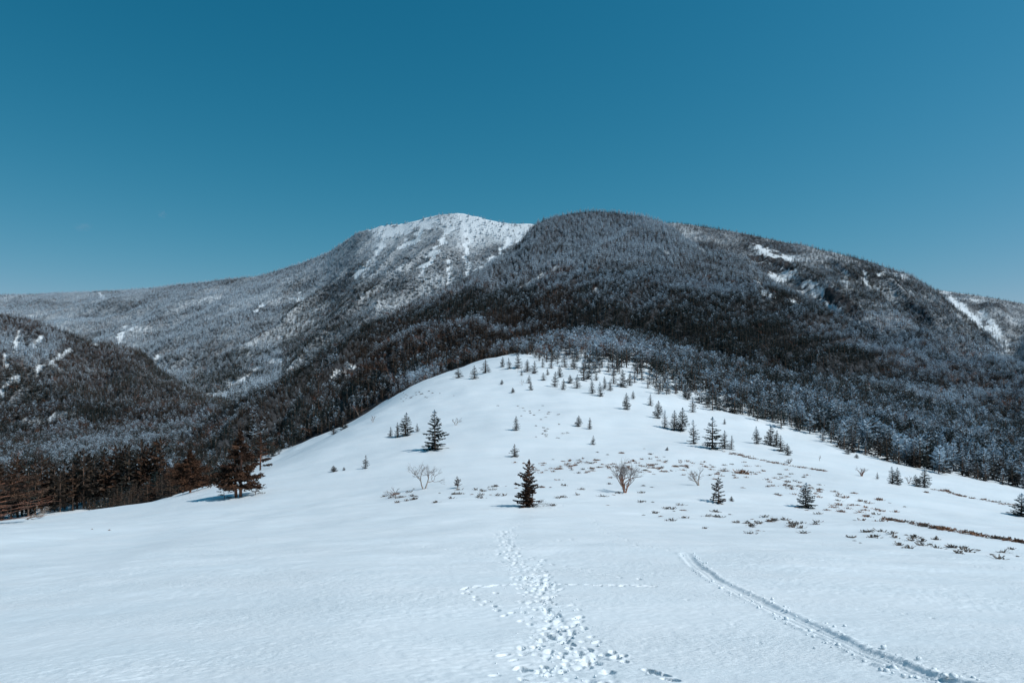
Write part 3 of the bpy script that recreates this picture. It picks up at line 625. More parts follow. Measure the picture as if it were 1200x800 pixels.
A(536, 572, 14, 9, 'stubby brown conifer on a bare stem, right of the forked bare tree', .1, .7, 6, mark='the stubby brown conifer')
A(605, 505, 17, 8, 'small pointed dark fir standing upright behind the tallest front fir', .22, .15, 1, mark='the small pointed fir')
A(603, 535, 15, 11, 'small crooked fir with a leaning top just behind the front brown-green fir', .12, .3, 5)
A(588, 451, 6, 4, 'tiny dark fir alone below the wood on the dome, left of centre', .2, .2, 0)
A(601, 461, 6, 5, 'tiny dark rounded fir alone on the dome below the scattered wood', .15, .2, 2)
A(322, 530, 4, 4, 'tiny fir seedling near the left snow edge, right of the big forked conifer', .2, .2, 2)
A(678, 500, 13, 9, 'small broad fir, left one of a pair on the bare slope', .22, .2, 0, mark='the pair of small firs')
A(691, 503, 14, 6, 'small slim fir, right one of a pair on the bare slope', .2, .25, 1)
A(695, 522, 11, 6, 'small lone fir just below the pair of small firs', .22, .2, 5)
for i, (px, py, h, w_, ph) in enumerate([(537, 443, 12, 11, 'rounded'), (556, 444, 16, 11, 'ragged'), (569, 437, 16, 12, 'broad conical'), (589, 430, 12, 6, 'slim'), (597, 432, 13, 7, 'slim grey'), (607, 431, 18, 9, 'dark conical'), (618, 436, 15, 9, 'dark'), (626, 438, 15, 9, 'dark'),
        (636, 431, 11, 5, 'narrow'), (620, 449, 10, 7, 'low'), (622, 457, 10, 6, 'low frontmost'), (611, 440, 8, 4, 'slender'), (637, 446, 9, 7, 'low'), (642, 440, 8, 5, 'low'), (646, 432, 13, 7, 'dark'), (650, 453, 18, 11, 'full dark'), (660, 457, 13, 7, 'pointed'),
        (656, 442, 15, 8, 'grey-green'), (668, 450, 10, 8, 'grey'), (676, 455, 16, 11, 'dark bushy'), (684, 446, 24, 14, 'tall dark'), (690, 444, 18, 10, 'dark'), (694, 461, 17, 8, 'pale-topped'), (704, 464, 17, 9, 'dark'), (699, 446, 12, 6, 'slim grey'),
        (709, 456, 15, 7, 'dark'), (715, 458, 13, 7, 'grey'), (719, 450, 18, 9, 'grey'), (730, 454, 21, 12, 'big dark'), (738, 452, 17, 8, 'grey'), (713, 436, 13, 7, 'dark'), (673, 432, 16, 9, 'dark'), (662, 431, 17, 9, 'dark'), (701, 428, 15, 8, 'grey')]):
    A(px, py, h, w_, '', .27+random.gauss(0, .04), .2, group='scattered firs on the dome')
    NP[-1] = NP[-1]+(px, py, ph)
DOME_OBJ = [o for o in COL.objects if o.get('group') == 'scattered firs on the dome']
dome_np = [q for q in NP if len(q) == 5]
ordr = sorted(range(len(DOME_OBJ)), key=lambda i: dome_np[i][2])
CNT = ['first', 'second', 'third', 'fourth', 'fifth', 'sixth', 'seventh', 'eighth', 'ninth', 'tenth', 'eleventh', 'twelfth', 'thirteenth', 'fourteenth', 'fifteenth', 'sixteenth', 'seventeenth', 'eighteenth', 'nineteenth', 'twentieth']
DZ = [(0, 600, 'left shoulder'), (600, 645, 'middle'), (645, 690, 'brow'), (690, 900, 'right shoulder')]
for lo, hi, nm in DZ:
    for r_, i in enumerate([j for j in ordr if lo <= dome_np[j][2] < hi]):
        DOME_OBJ[i]['label'] = f"{dome_np[i][4]} fir on the snow dome's {nm}, {CNT[r_]} from its left end"
A(734, 480, 20, 11, 'conical fir in the open, frontmost below the wood, left of the diagonal row', .26, .2, 0, 'firs in the diagonal row', 'the conical fir below the wood')
A(742, 468, 10, 5, 'slim grey fir just behind the conical fir at the wood edge', .34, .1, 1)
A(762, 476, 14, 8, 'thin grey fir at the wood edge, top left of the diagonal row', .34, .1, 3, 'firs in the diagonal row')
A(771, 490, 21, 12, 'dark fir heading the diagonal row, left of its pale slim neighbour', .22, .15, 0, 'firs in the diagonal row')
A(779, 501, 21, 9, 'pale slim rimed fir in the diagonal row, below the dark fir heading it', .4, .1, 3, 'firs in the diagonal row')
A(790, 505, 24, 11, 'left fir of the tight twin pair in the diagonal row', .30, .1, 1, 'firs in the diagonal row', 'the twin firs')
A(799, 505, 28, 15, 'broader right fir of the tight twin pair in the diagonal row', .28, .1, 0, 'firs in the diagonal row')
A(813, 520, 29, 11, 'tall thin ragged fir between the twin firs and the largest of the row', .36, .15, 5, 'firs in the diagonal row')
A(835, 526, 38, 23, 'largest fir of the diagonal row with long drooping boughs', .32, .1, 4, 'firs in the diagonal row', 'the large drooping fir')
A(849, 526, 22, 11, 'middle-sized fir hugging the right side of the large drooping fir', .28, .1, 1, 'firs in the diagonal row')
A(857, 527, 17, 8, 'small slim fir at the lower right end of the diagonal row', .28, .1, 3, 'firs in the diagonal row')
A(812, 483, 18, 9, 'ragged grey fir standing out before the wood above the twin firs', .34, .1, 5)
A(849, 497, 7, 4, 'tiny fir alone between the wood and the large drooping fir', .3, .1, 1)
A(887, 520, 21, 11, 'grey rimed fir at the left of the clump below the wood', .36, .1, 0, 'clump of firs below the wood', 'the clump below the wood')
A(903, 522, 23, 15, 'broad dark fir in the middle of the clump below the wood', .22, .15, 2, 'clump of firs below the wood')
A(909, 524, 20, 10, 'dark fir pressed against the broad dark one in the clump below the wood', .22, .15, 1, 'clump of firs below the wood')
A(915, 529, 19, 11, 'dark ragged fir near the right end of the clump below the wood', .22, .15, 5, 'clump of firs below the wood')
A(923, 533, 14, 9, 'smallest dark fir ending the clump below the wood on its right', .25, .1, 0, 'clump of firs below the wood')
A(994, 532, 10, 7, 'little lone fir close under the edge of the right wood', .25, .1, 0, mark='the little lone fir under the wood')
A(1004, 537, 5, 5, 'tiny dark fir right below the little lone fir', .2, .1, 2)
A(944, 595, 30, 20, 'bushy blue-green fir alone among the brown brush tufts on the right', .32, .05, 2, mark='the bushy lone fir')
A(1046, 567, 21, 10, 'left fir of the close pair on the right snow slope', .32, .05, 1, mark='the close pair on the right')
A(1052, 568, 21, 11, 'right fir of the close pair on the right snow slope', .30, .05, 0)
A(1074, 570, 14, 10, 'short fir left of the taller one where the brush line ends', .25, .1, 2)
A(1083, 571, 24, 15, 'pointed fir at the start of the thin brush line on the right slope', .30, .05, 0, mark='the pointed fir on the brush line')
A(1028, 561, 8, 4, 'tiny slim fir left of the close pair on the right slope', .25, .1, 3)
A(1197, 605, 27, 22, 'bushy blue fir cut by the right edge of the picture', .36, .0, 2, mark='the blue fir at the picture edge')
A(1131, 554, 7, 7, 'small dark fir in front of the right wood edge', .25, .05, 2)
A(857, 587, 6, 6, 'tiny round fir right beside the rusty bushy fir', .15, .2, 2)
A(782, 528, 4, 4, 'tiny dark seedling in the brush between the two bare shrubs', .0, .2, 2)
A(402, 503, 22, 12, 'open-crowned dark fir, outermost from the left wood near the slope edge', .24, .2, 2, 'firs at the left snow edge', 'the outermost fir of the left wood')
A(391, 509, 10, 9, 'low ragged fir below the outermost fir of the left wood', .3, .2, 5, 'firs at the left snow edge')
A(374, 509, 15, 9, 'dark brown fir on the left snow edge, right of the rust-brown one', .15, .5, 0, 'firs at the left snow edge')
A(363, 514, 14, 9, 'rust-brown round fir on the left snow edge, shadow falling left', .12, .75, 2, 'firs at the left snow edge')
A(388, 500, 23, 11, 'taller dark fir just behind the outermost fir of the left wood', .2, .35, 1, 'firs at the left snow edge')
A(379, 501, 19, 10, 'dark fir at the edge behind the dark brown one on the left', .2, .4, 0, 'firs at the left snow edge')

# the front fir: main crown, a leader stem, low boughs creeping right over the snow
x, d, z = place(620, 594); s = d/F
hero = empty("fir_tree", (x, d, z-.05), 'foremost ragged brown-green fir with low boughs creeping right across the snow', 'fir tree'); LAND.append((620, 594, 'the foremost ragged fir')); NP.append((x, d))
cv, ct, tv, tt_ = conifer(77, H=57*s, R=15.5*s, levels=26, nb=8, twigs=5, low=.03, droop=.3, ragged=.65, power=.7, side=(math.pi, .30))
cr = link("crown", mesh_from("front_crown", cv, ct, [M_CROWN]), hero); cr['frost'] = .12; cr['hue'] = .8
link("trunk", mesh_from("front_trunk", tv, tt_, [M_BARK]), hero)
tr, bo, fo = pine(78, 13*s, 17*s, [(9*s, 9*s, .6)], low=.1, nbough=12, pad=70, side=(0, .7)); q = link("low_bough", mesh_from("low_bough", *fo, [M_CROWN]), hero); q['frost'] = .12; q['hue'] = .45; q['label'] = 'dark low boughs spreading right over the snow'
link("low_branch", mesh_from("low_branch", *bo, [M_BARK]), q)
# the rusty bushy fir with a bare sapling beside it
x, d, z = place(842, 589); s = d/F
hero = empty("fir_tree", (x, d, z-.05), 'rusty bushy fir with open crown beside a thin bare sapling', 'fir tree'); LAND.append((841, 588, 'the rusty bushy fir')); NP.append((x, d))
cv, ct, tv, tt_ = conifer(83, H=31*s, R=10*s, levels=13, nb=6, twigs=5, low=.05, droop=.2, ragged=.7, power=.6)
cr = link("crown", mesh_from("bushy_crown", cv, ct, [M_CROWN]), hero); cr['frost'] = .12; cr['hue'] = .5; link("trunk", mesh_from("bushy_trunk", tv, tt_, [M_BARK]), hero)

def bare_thing(px, py, hpx, seed, spread, stems, depth, rad, label, m1, m2, name="bare_tree", cat_='bare tree', mark=None, group=None, squash=1.0, **kw):
    x, d, z = place(px, py); s = d/F; (a, b) = bare(seed, hpx*s, spread, stems, depth, rad, **kw)
    top = max(a[0][:, 2].max(), b[0][:, 2].max()); k = hpx*s/top
    o = empty(name, (x, d, z), label, cat_, group, 0, (k*squash, k*squash, k)); link("trunk", mesh_from("bare_stem", *a, [m1]), o); link("twigs", mesh_from("bare_twigs", *b, [m2]), o); NP.append((x, d))
    if mark: LAND.append((px, py, mark))
bare_thing(497, 573, 33, 91, .44, 2, 5, .075, 'leafless tree forking low into two pale stems under a round twig crown', M_PALE, M_GREY, mark='the forked bare tree', upness=.5)
bare_thing(732, 577, 42, 92, .46, 5, 4, .07, 'leafless shrub tree with several rust-red stems fanning up into grey twigs', M_RUST, M_GREY, mark='the rust-stemmed bare tree', upness=.8)
bare_thing(819, 569, 22, 93, .42, 3, 4, .05, 'small leafless grey shrub leaning left amid brush, right of the rust-stemmed bare tree', M_PALE, M_GREY, mark='the grey leaning shrub', lean=(-.4, 0), group='bare shrubs')
bare_thing(834, 587, 26, 94, .34, 1, 4, .05, 'thin bare sapling touching the left side of the rusty bushy fir', M_PALE, M_GREY, upness=.9)
bare_thing(1010, 558, 11, 95, .5, 3, 3, .05, 'low pinkish bare shrub left of the close pair on the right slope', M_RUST, M_GREY, group='bare shrubs')
bare_thing(534, 498, 9, 96, .5, 2, 3, .05, 'faint low bare shrub on the slope right of the tallest lone fir', M_PALE, M_GREY, group='bare shrubs')
bare_thing(437, 495, 8, 97, .4, 2, 3, .05, 'thin pale bare shrub on the open slope right of the left wood', M_PALE, M_GREY, group='bare shrubs')
bare_thing(1065, 567, 10, 98, .5, 2, 3, .045, 'grey bare shrub between the close pair and the pointed fir', M_GREY, M_GREY, group='bare shrubs')
bare_thing(925, 543, 6, 99, .6, 3, 3, .05, 'low twiggy shrub on the thin brush line below the clump', M_GREY, M_GREY, group='bare shrubs')
bare_thing(960, 540, 6, 100, .3, 1, 3, .03, 'single bare wand of a shrub on the clean snow right of the clump', M_PALE, M_GREY, group='bare shrubs')
bare_thing(411, 489, 6, 101, .5, 3, 3, .05, 'small rimed bare shrub beside the outermost fir of the left wood', M_PALE, M_PALE, group='bare shrubs')
bare_thing(350, 507, 12, 102, .5, 5, 4, .05, 'round red-twigged bush in the left wood edge', M_RUST, M_RUST, name='red_bush', cat_='bush')
bare_thing(464, 583, 14, 103, .5, 2, 3, .03, 'crooked bare twig sticking out of a brown tuft below the forked bare tree', M_GREY, M_GREY, group='bare shrubs', lean=(-.5, 0))
bare_thing(606, 437, 10, 104, .3, 1, 3, .03, 'thin bare wand between firs on the dome', M_PALE, M_GREY, group='bare shrubs')
bare_thing(612, 452, 8, 105, .3, 2, 3, .03, 'thin bare wand at the foot of the low firs on the dome', M_PALE, M_GREY, group='bare shrubs')

def pine_thing(px, py, hpx, wpx, seed, trunks, label, hue, frost=.1, mark=None, bark=M_RUST, **kw):
    x, d, z = place(px, py); s = d/F; tr, bo, fo = pine(seed, hpx*s, wpx*s*.5, [(a*s, b*s, c) for a, b, c in trunks], **kw)
    o = empty("conifer_tree", (x, d, z-.05), label, 'conifer tree', 'large conifers at the left edge of the snowfield')
    link("trunk", mesh_from("pine_trunk", *tr, [bark]), o); link("boughs", mesh_from("pine_boughs", *bo, [M_RUST if bark is M_RUST else bark]), o)
    c = link("crown", mesh_from("pine_crown", *fo, [M_CROWN]), o); c['frost'] = frost; c['hue'] = hue; NP.append((x, d))
    if mark: LAND.append((px, py, mark))
pine_thing(279, 583, 80, 56, 110, [(3, 0, 1.0), (-2, -4, .7)], 'large two-trunked conifer with flat tiers of boughs at the left edge of the snow', .78, .08, 'the two-trunked conifer', low=.13, nbough=52, pad=130, flat=.38, side=(math.pi, .12))
pine_thing(298, 580, 17, 22, 111, [(0, 6, 1.0)], 'small wind-swept young conifer at the right foot of the two-trunked conifer', .4, .1, low=.1, nbough=12, pad=50, side=(0, .3))
pine_thing(264, 584, 18, 26, 112, [(0, -5, 1.0)], 'low dark young conifer spreading under the left side of the two-trunked conifer', .35, .12, low=.08, nbough=12, pad=60)
pine_thing(223, 577, 52, 52, 113, [(0, 0, 1.0)], 'dense rust-brown conifer with a short thick trunk behind the two-trunked one', .85, .06, 'the rust-brown conifer', low=.12, nbough=46, pad=190, flat=.5)
pine_thing(199, 581, 44, 40, 114, [(0, 0, 1.0)], 'dark brown conifer at the left shoulder of the rust-brown one', .7, .08, low=.08, nbough=36, pad=150, flat=.5)
pine_thing(305, 551, 45, 30, 115, [(0, 0, 1.0)], 'brown conifer rising behind the snow crest right of the two-trunked conifer', .7, .12, low=.1, nbough=26, pad=90)
pine_thing(-3, 614, 74, 118, 116, [(0, 1, 1.0)], 'orange-barked pine with pale sweeping branches cut by the left edge of the picture', .6, .02, 'the pine at the left picture edge', low=.06, nbough=52, pad=120, side=(0, .2), dead=14)
bare_thing(28, 609, 22, 117, .28, 2, 4, .06, 'fallen pale dead branch reaching right from the pine at the left picture edge', M_PALE, M_PALE, name='dead_branch', cat_='dead branch', lean=(1.9, 0), upness=.1)
# line of tall larches standing on the left crest
lar = []
for i in range(26):
    px = 14+i*7.0+random.gauss(0, 1.8); py = np.interp(px, [0, 100, 200], [610, 596, 580]); x, d, z = place(px, py); d += random.uniform(0, 10); x = (px-600)/F*d
    z = float(z_table(np.array([x]), np.array([d]))[0]); H = random.uniform(50, 72)*d/F; k = random.choice((6, 7, 8))
    c, t = FIRS[k]; sc_ = H/6; o = empty("larch_tree", (x, d, z-.1), '', 'larch tree', 'brown larches lining the left crest', random.uniform(0, 6.28), (sc_*.8, sc_*.8, sc_))
    a = link("crown", c, o); a['frost'] = .08; a['hue'] = random.choice((.15, .3, .45, .6, .75))*random.uniform(.8, 1.1)
    link("trunk", t, o)
    lar.append((px, o)); NP.append((x, d))
for r_, (px, o) in enumerate(sorted(lar, key=lambda q: q[0])): o['label'] = 'tall brown larch on the left crest, %s in line from the edge pine' % (CNT+['twenty-first', 'twenty-second', 'twenty-third', 'twenty-fourth', 'twenty-fifth', 'twenty-sixth'])[r_]

# forest trees: drop those standing on hand-placed ones, then take the largest in view as things
NPa = np.array([(q[0], q[1]) for q in NP])
nearm = P[:, 1] < 330; idx = np.nonzero(nearm)[0]
dmin = np.min(np.hypot(P[idx, 0][:, None]-NPa[None, :, 0], P[idx, 1][:, None]-NPa[None, :, 1]), 1); keep = np.ones(len(P), bool); keep[idx[dmin < 1.6]] = False; P = P[keep]
vtop = (P[:, 2]+P[:, 3]*6*.75)/P[:, 1]; size = P[:, 3]*6/P[:, 1]*F; inview = (np.abs(P[:, 0]/P[:, 1]) < .745)
# seen past what stands before it: crude screen of tree tops and terrain, front to back
order = np.argsort(P[:, 1]); bins = np.full(1300, -9.0); seen = np.zeros(len(P), bool)
for i in order:
    if P[i, 1] > 330: break
    b = int(600+F*P[i, 0]/P[i, 1])+50
    if b < 1 or b > 1298: continue
    vis = vtop[i] > np.median(bins[b-1:b+2]) and vtop[i] > hidden_by(P[i, 0:1], P[i, 1:2])[0]
    seen[i] = vis; hw_ = max(1, int(size[i]*.16)); bins[max(0, b-hw_):b+hw_+1] = np.maximum(bins[max(0, b-hw_):b+hw_+1], (P[i, 2]+P[i, 3]*6*.6)/P[i, 1])
nhand = sum(1 for o in COL.objects if o.name.startswith('fir_tree')); NT = max(0, 292-nhand)
cand = np.nonzero(seen & inview)[0]; pick = cand[np.argsort(-size[cand])][:NT]
cnt = {}
def zone_name(px, py, d):
    if px < 215: return 'wood behind the larches'
    if px < 330: return 'wood behind the two-trunked conifer'
    if px < 440: return 'left wood edge above the outermost fir'
    if px < 600: return "wood along the dome's left skyline"
    if px < 760: return "open wood on the dome's top"
    if px < 870: return 'wood edge above the diagonal row'
    if px < 960: return 'wood edge behind the clump'
    if px < 1060: return 'wood edge by the little lone fir'
    if px < 1130: return 'wood edge above the brush line'
    return 'wood near the right picture edge'
rec = []
for i in pick:
    x, y, z, H, fr_, hu_, _ = P[i]; px = 600+F*x/y; py = 400-F*z/y; zn = zone_name(px, py, y)
    look = ('white-rimed' if fr_ > .44 else 'grey-rimed' if fr_ > .34 else 'dark') if hu_ < .5 else 'brown'
    o = fir((x, y, z), H*6, 0, fr_, hu_, random.choice((0, 2, 4, 6, 7, 8, 6, 8)), '', 'firs of the '+zn); rec.append((zn, look, px, o))
for key in sorted(set((a, b) for a, b, _, _ in rec)):
    L = sorted([(px, o) for a, b, px, o in rec if (a, b) == key], key=lambda q: q[0])
    TENS = {20: 'twentieth', 30: 'thirtieth', 40: 'fortieth', 50: 'fiftieth', 60: 'sixtieth', 70: 'seventieth', 80: 'eightieth', 90: 'ninetieth'}; T2 = {20: 'twenty', 30: 'thirty', 40: 'forty', 50: 'fifty', 60: 'sixty', 70: 'seventy', 80: 'eighty', 90: 'ninety'}
    for r_, (px, o) in enumerate(L):
        n = r_+1; wd = CNT[n-1] if n <= 20 else TENS[n] if n in TENS else T2[n//10*10]+'-'+CNT[n % 10-1] if n < 100 else 'another'
        o['label'] = f"{key[1]} fir in the {key[0]}, {wd} from the left"
rest = np.ones(len(P), bool); rest[pick] = False; Q = P[rest]
# the rest of the forest: one object per kind
def scatter(name, Q, idx, label, sxy=1.3):
    me = bpy.data.meshes.new(name); me.vertices.add(len(Q)); me.vertices.foreach_set('co', Q[:, :3].astype(np.float32).ravel())
    rs = np.random.default_rng(len(Q))
    for nm, a in (('frost', Q[:, 4]), ('hue', Q[:, 5]), ('turn', rs.uniform(0, 6.28, len(Q)))):
        at = me.attributes.new(nm, 'FLOAT', 'POINT'); at.data.foreach_set('value', a.astype(np.float32))
    sc_ = np.stack([Q[:, 3]*sxy*rs.uniform(.85, 1.2, len(Q))]*2+[Q[:, 3]], 1); at = me.attributes.new('size', 'FLOAT_VECTOR', 'POINT'); at.data.foreach_set('vector', sc_.astype(np.float32).ravel())
    at = me.attributes.new('which', 'INT', 'POINT'); at.data.foreach_set('value', idx.astype(np.int32))
    o = link(name, me, kind='stuff', label=label)
    g = bpy.data.node_groups.new(name, 'GeometryNodeTree'); g.interface.new_socket('Geometry', in_out='INPUT', socket_type='NodeSocketGeometry'); g.interface.new_socket('Geometry', in_out='OUTPUT', socket_type='NodeSocketGeometry')
    gi, go = g.nodes.new('NodeGroupInput'), g.nodes.new('NodeGroupOutput'); ci = g.nodes.new('GeometryNodeCollectionInfo'); ci.inputs[0].default_value = src; ci.inputs['Separate Children'].default_value = True; ci.inputs['Reset Children'].default_value = True
    ip = g.nodes.new('GeometryNodeInstanceOnPoints'); ip.inputs['Pick Instance'].default_value = True
    def na(n, ty): a = g.nodes.new('GeometryNodeInputNamedAttribute'); a.data_type = ty; a.inputs[0].default_value = n; return [s for s in a.outputs if s.enabled and s.name == 'Attribute'][0]
    cx = g.nodes.new('ShaderNodeCombineXYZ'); g.links.new(na('turn', 'FLOAT'), cx.inputs[2])
    g.links.new(gi.outputs[0], ip.inputs['Points']); g.links.new(ci.outputs[0], ip.inputs['Instance']); g.links.new(na('which', 'INT'), ip.inputs['Instance Index'])
    g.links.new(cx.outputs[0], ip.inputs['Rotation']); g.links.new(na('size', 'FLOAT_VECTOR'), ip.inputs['Scale']); g.links.new(ip.outputs[0], go.inputs[0])
    md = o.modifiers.new('forest', 'NODES'); md.node_group = g; return o
r_ = RNG.uniform(0, 1, len(Q)); decid = (r_ < np.where((Q[:, 5] > .35) & (Q[:, 1] < 700), .12, .012)) & (Q[:, 1] > 90) & ~((Q[:, 0] < -.34*Q[:, 1]) & (Q[:, 1] < 200))
C = Q[~decid]; scatter("conifer_forest", C, np.where(C[:, 1] < 640, RNG.integers(0, 4, len(C)), 4+RNG.integers(0, 4, len(C))), 'dark and rimed conifer forest covering the mountainsides')
D_ = Q[decid]; scatter("bare_forest", D_, 8+RNG.integers(0, 2, len(D_)), 'leafless brown trees mixed into the conifer forest')
print('forest trees', len(Q), 'individual', len(pick), 'hand', nhand)

# ------------------------------------------------------------------ brush: low dry tufts poking through the snow
def tuft(seed, L=1.0, Wd=.35, H=.22, n=90):
    r = np.random.default_rng(seed); V, T = [], []
    for k in range(n):
        a, b = r.normal(0, .38), r.normal(0, .33); c = np.array([a*L, b*Wd, -.04]); e = c+np.array([r.normal(0, .14), r.normal(0, .10), H*r.uniform(.45, 1.1)*math.exp(-a*a*1.6)]); sdv = r.normal(0, 1, 3)*np.array([1, 1, .1]); sdv /= np.linalg.norm(sdv); ww = r.uniform(.02, .05)
        m_ = len(V); V.extend((c-sdv*ww*.4, c+sdv*ww*.4, e+sdv*ww, e-sdv*ww*.6)); T += [(m_, m_+1, m_+2), (m_, m_+2, m_+3)]
    return np.array(V), np.array(T)
TUFTM = [mesh_from("brush_tuft", *tuft(300+i, L=l, n=n), [m]) for i, (l, n, m) in enumerate([(1.0, 110, M_HEATH), (.6, 80, M_HEATH), (1.4, 150, M_HEATH), (.8, 90, M_HEATHD), (1.2, 130, M_HEATHD), (.5, 60, M_HEATHD)])]
tl = []
def T1(px, py, wpx, rust=True, tall=1.0):
    x, d, z = place(px, py); k = random.choice((0, 1, 2) if rust else (3, 4, 5)); s = wpx*d/F/(1.7*(1.0, .6, 1.4, .8, 1.2, .5)[k])
    o = link("brush_tuft", TUFTM[k], label='', cat='brush tuft', group='low brush tufts in the snow'); o.location = (x, d, z); o.rotation_euler = (0, 0, random.gauss(0, .25)); o.scale = (s, s, min(s, 2.2)*tall*1.15); tl.append((px, py, rust, o)); return o
for px, py, w_, ru in [(755, 526, 5, 1), (712, 533, 7, 0), (700, 530, 6, 0), (728, 531, 8, 1), (762, 533, 9, 0), (778, 536, 7, 0), (791, 547, 9, 1), (775, 553, 9, 1), (804, 548, 7, 1), (832, 545, 8, 0), (849, 552, 10, 0), (868, 555, 22, 1), (885, 556, 6, 1), (912, 562, 8, 1), (921, 572, 7, 0),
   (690, 542, 6, 1), (703, 548, 12, 1), (694, 553, 10, 1), (675, 545, 10, 0), (660, 541, 9, 1), (648, 539, 7, 0), (636, 546, 8, 1), (655, 550, 10, 1), (640, 552, 7, 1), (625, 545, 5, 0), (710, 545, 6, 1), (760, 549, 10, 1), (766, 556, 7, 1),
   (754, 570, 10, 0), (764, 571, 9, 0), (719, 580, 7, 1), (712, 592, 6, 1), (755, 588, 9, 0), (765, 589, 6, 0), (754, 604, 9, 0), (774, 606, 8, 1), (800, 598, 13, 1), (790, 600, 6, 0), (840, 601, 12, 0), (855, 603, 8, 0), (870, 572, 8, 1), (881, 609, 8, 1), (901, 612, 9, 1), (826, 619, 10, 0), (888, 622, 8, 1), (895, 623, 6, 0),
   (950, 571, 8, 1), (960, 574, 12, 1), (976, 577, 10, 1), (1000, 579, 12, 1), (1004, 592, 10, 1), (968, 598, 12, 1), (985, 600, 12, 1), (1002, 601, 7, 1), (934, 595, 10, 1), (945, 598, 9, 1), (1030, 586, 12, 1), (1042, 590, 8, 0), (1015, 605, 10, 1), (1060, 594, 7, 0), (1013, 624, 14, 0), (1026, 629, 14, 0), (1001, 634, 9, 0), (1008, 636, 6, 0),
   (1078, 635, 12, 0), (1090, 638, 9, 0), (1130, 642, 14, 0), (1145, 645, 14, 0), (1162, 650, 12, 0), (1185, 644, 12, 0), (1192, 652, 9, 0), (1062, 627, 9, 0), (1085, 577, 8, 1), (1108, 575, 10, 1), (1121, 580, 12, 1), (1138, 584, 10, 1), (1163, 588, 9, 1),
   (485, 573, 5, 0), (464, 580, 12, 1), (474, 582, 10, 1), (488, 582, 9, 0), (515, 578, 6, 0), (573, 571, 5, 0), (553, 580, 6, 1), (575, 580, 5, 1), (605, 572, 7, 1), (593, 570, 5, 0), (635, 572, 8, 1), (645, 572, 5, 0),
   (488, 460, 8, 0), (495, 462, 7, 0), (482, 466, 6, 0), (503, 459, 6, 0), (473, 471, 5, 0), (532, 464, 4, 0), (609, 478, 5, 0), (640, 512, 7, 0), (628, 512, 5, 0), (108, 621, 3, 1), (128, 622, 4, 1), (856, 533, 9, 1), (848, 530, 7, 1)]:
    T1(px, py, w_*(1.0 if ru else .75), bool(ru))
for r_, (px, py, ru, o) in enumerate(tl):
    j = min(range(len(LAND)), key=lambda q: math.hypot(px-LAND[q][0], (py-LAND[q][1])*1.5)); o['_m'] = j
for j, (lx, ly, ph) in enumerate(LAND):
    for ru in (True, False):
        for sidew, test in (('left', lambda a: a < lx), ('right', lambda a: a >= lx)):
            L = sorted([q for q in tl if q[3]['_m'] == j and q[2] == ru and test(q[0])], key=lambda q: math.hypot(q[0]-lx, q[1]-ly))
            for r_, q in enumerate(L):
                q[3]['label'] = f"{'rusty' if ru else 'dark'} brush tuft, {ORD[r_] if r_ < 10 else CNT[r_]+' nearest'} on the {sidew} of {ph}"
for q in tl: del q[3]['_m']
# bands of brush too fine to count
Vs, Ts, mi, n0 = [], [], [], 0
def band(pts, hw, count, rust, scale=1.0):
    global n0
    for k in range(count):
        t = random.random()*(len(pts)-1); i = int(t); f = t-i; px = pts[i][0]*(1-f)+pts[i+1][0]*f+random.gauss(0, hw); py = pts[i][1]*(1-f)+pts[i+1][1]*f+random.gauss(0, hw*.28)
        x, d, z = place(px, py); V, T = tuft(random.randrange(10**6), L=random.uniform(.4, 1.0)*scale, Wd=.3*scale, H=.2, n=26)
        Vs.append(V+np.array([x, d, z])); Ts.append(T+n0); n0 += len(V); mi.append(np.full(len(T), 0 if (rust and random.random() < .8) else 1))
band([(858, 532), (868, 534), (885, 538), (905, 542), (925, 546), (945, 549), (966, 552)], 1.2, 48, True)
band([(1035, 608), (1060, 612), (1090, 618), (1120, 623), (1150, 628), (1200, 637), (1260, 646)], 1.6, 80, True, .6)
band([(1090, 572), (1112, 577), (1128, 582), (1148, 585), (1190, 593), (1230, 600)], 1.2, 36, True)
band([(890, 548), (920, 566), (965, 580), (1000, 596), (1040, 610)], 16, 70, True, .7)
band([(620, 548), (680, 548), (740, 545), (800, 548), (860, 556)], 18, 130, True, .6)
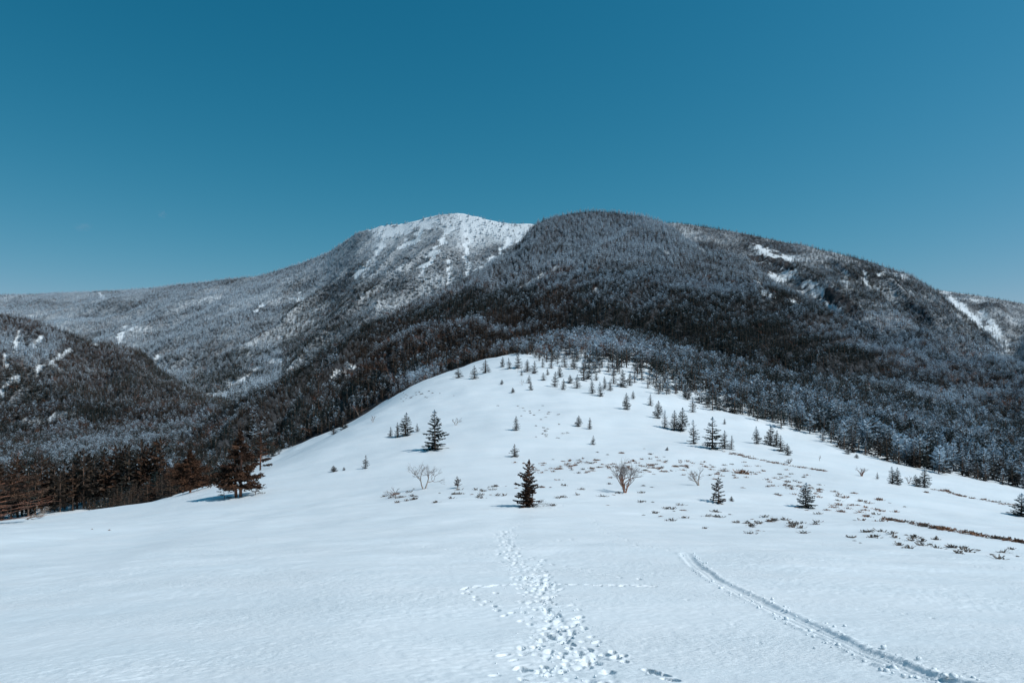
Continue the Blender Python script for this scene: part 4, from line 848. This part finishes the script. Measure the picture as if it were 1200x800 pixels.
band([(640, 575), (720, 585), (800, 600), (900, 618), (960, 612)], 22, 45, False, .5)
band([(1010, 626), (1080, 636), (1180, 650)], 14, 22, False, .5)
band([(450, 585), (500, 583), (600, 575)], 14, 26, False, .45); band([(470, 465), (510, 462)], 8, 16, False, .6); band([(600, 470), (640, 490), (650, 515)], 12, 26, False, .5)
link("undergrowth", mesh_from("undergrowth", np.concatenate(Vs), np.concatenate(Ts), [M_HEATH, M_HEATHD], mat_idx=np.concatenate(mi)), kind='stuff')

# a few wisps of cloud, very far off over the left ridge
def cloud_material():
    m = bpy.data.materials.new("thin_cloud"); m.use_nodes = True; t = m.node_tree; t.nodes.clear()
    out = t.nodes.new("ShaderNodeOutputMaterial"); v = t.nodes.new("ShaderNodeVolumePrincipled"); t.links.new(v.outputs[0], out.inputs[1]); v.inputs['Color'].default_value = (.9, .88, .95, 1)
    tc = t.nodes.new("ShaderNodeTexCoord"); n = t.nodes.new("ShaderNodeTexNoise"); n.inputs['Scale'].default_value = 1.8; n.inputs['Detail'].default_value = 3; t.links.new(tc.outputs['Object'], n.inputs[0])
    ln = t.nodes.new("ShaderNodeVectorMath"); ln.operation = 'LENGTH'; t.links.new(tc.outputs['Object'], ln.inputs[0])
    f = math_(t, 'MULTIPLY', math_(t, 'SUBTRACT', 1.0, ln.outputs[1], clamp=True), ramp(t, n.outputs[0], .38, .62)); t.links.new(math_(t, 'MULTIPLY', f, 0.0022), v.inputs['Density']); return m
M_CLOUD = cloud_material()
cv, ct = ico_v.copy(), ico_f.copy()
for px, py, w_, h_, lb in ((97, 266, 26, 13, 'small faint wisp of cloud low in the sky, larger of the two at left'), (190, 251, 14, 12, 'tiniest faint wisp of cloud, right of the larger one')):
    d = 9000.; o = link("cloud", mesh_from("cloud", cv*1.25, ct, [M_CLOUD]), None, 'thing', lb, 'cloud', 'faint wisps of cloud'); o.location = ((px-600)/F*d, d, (400-py)/F*d); o.scale = (w_/F*d*.5, h_/F*d*.5, h_/F*d*.5)
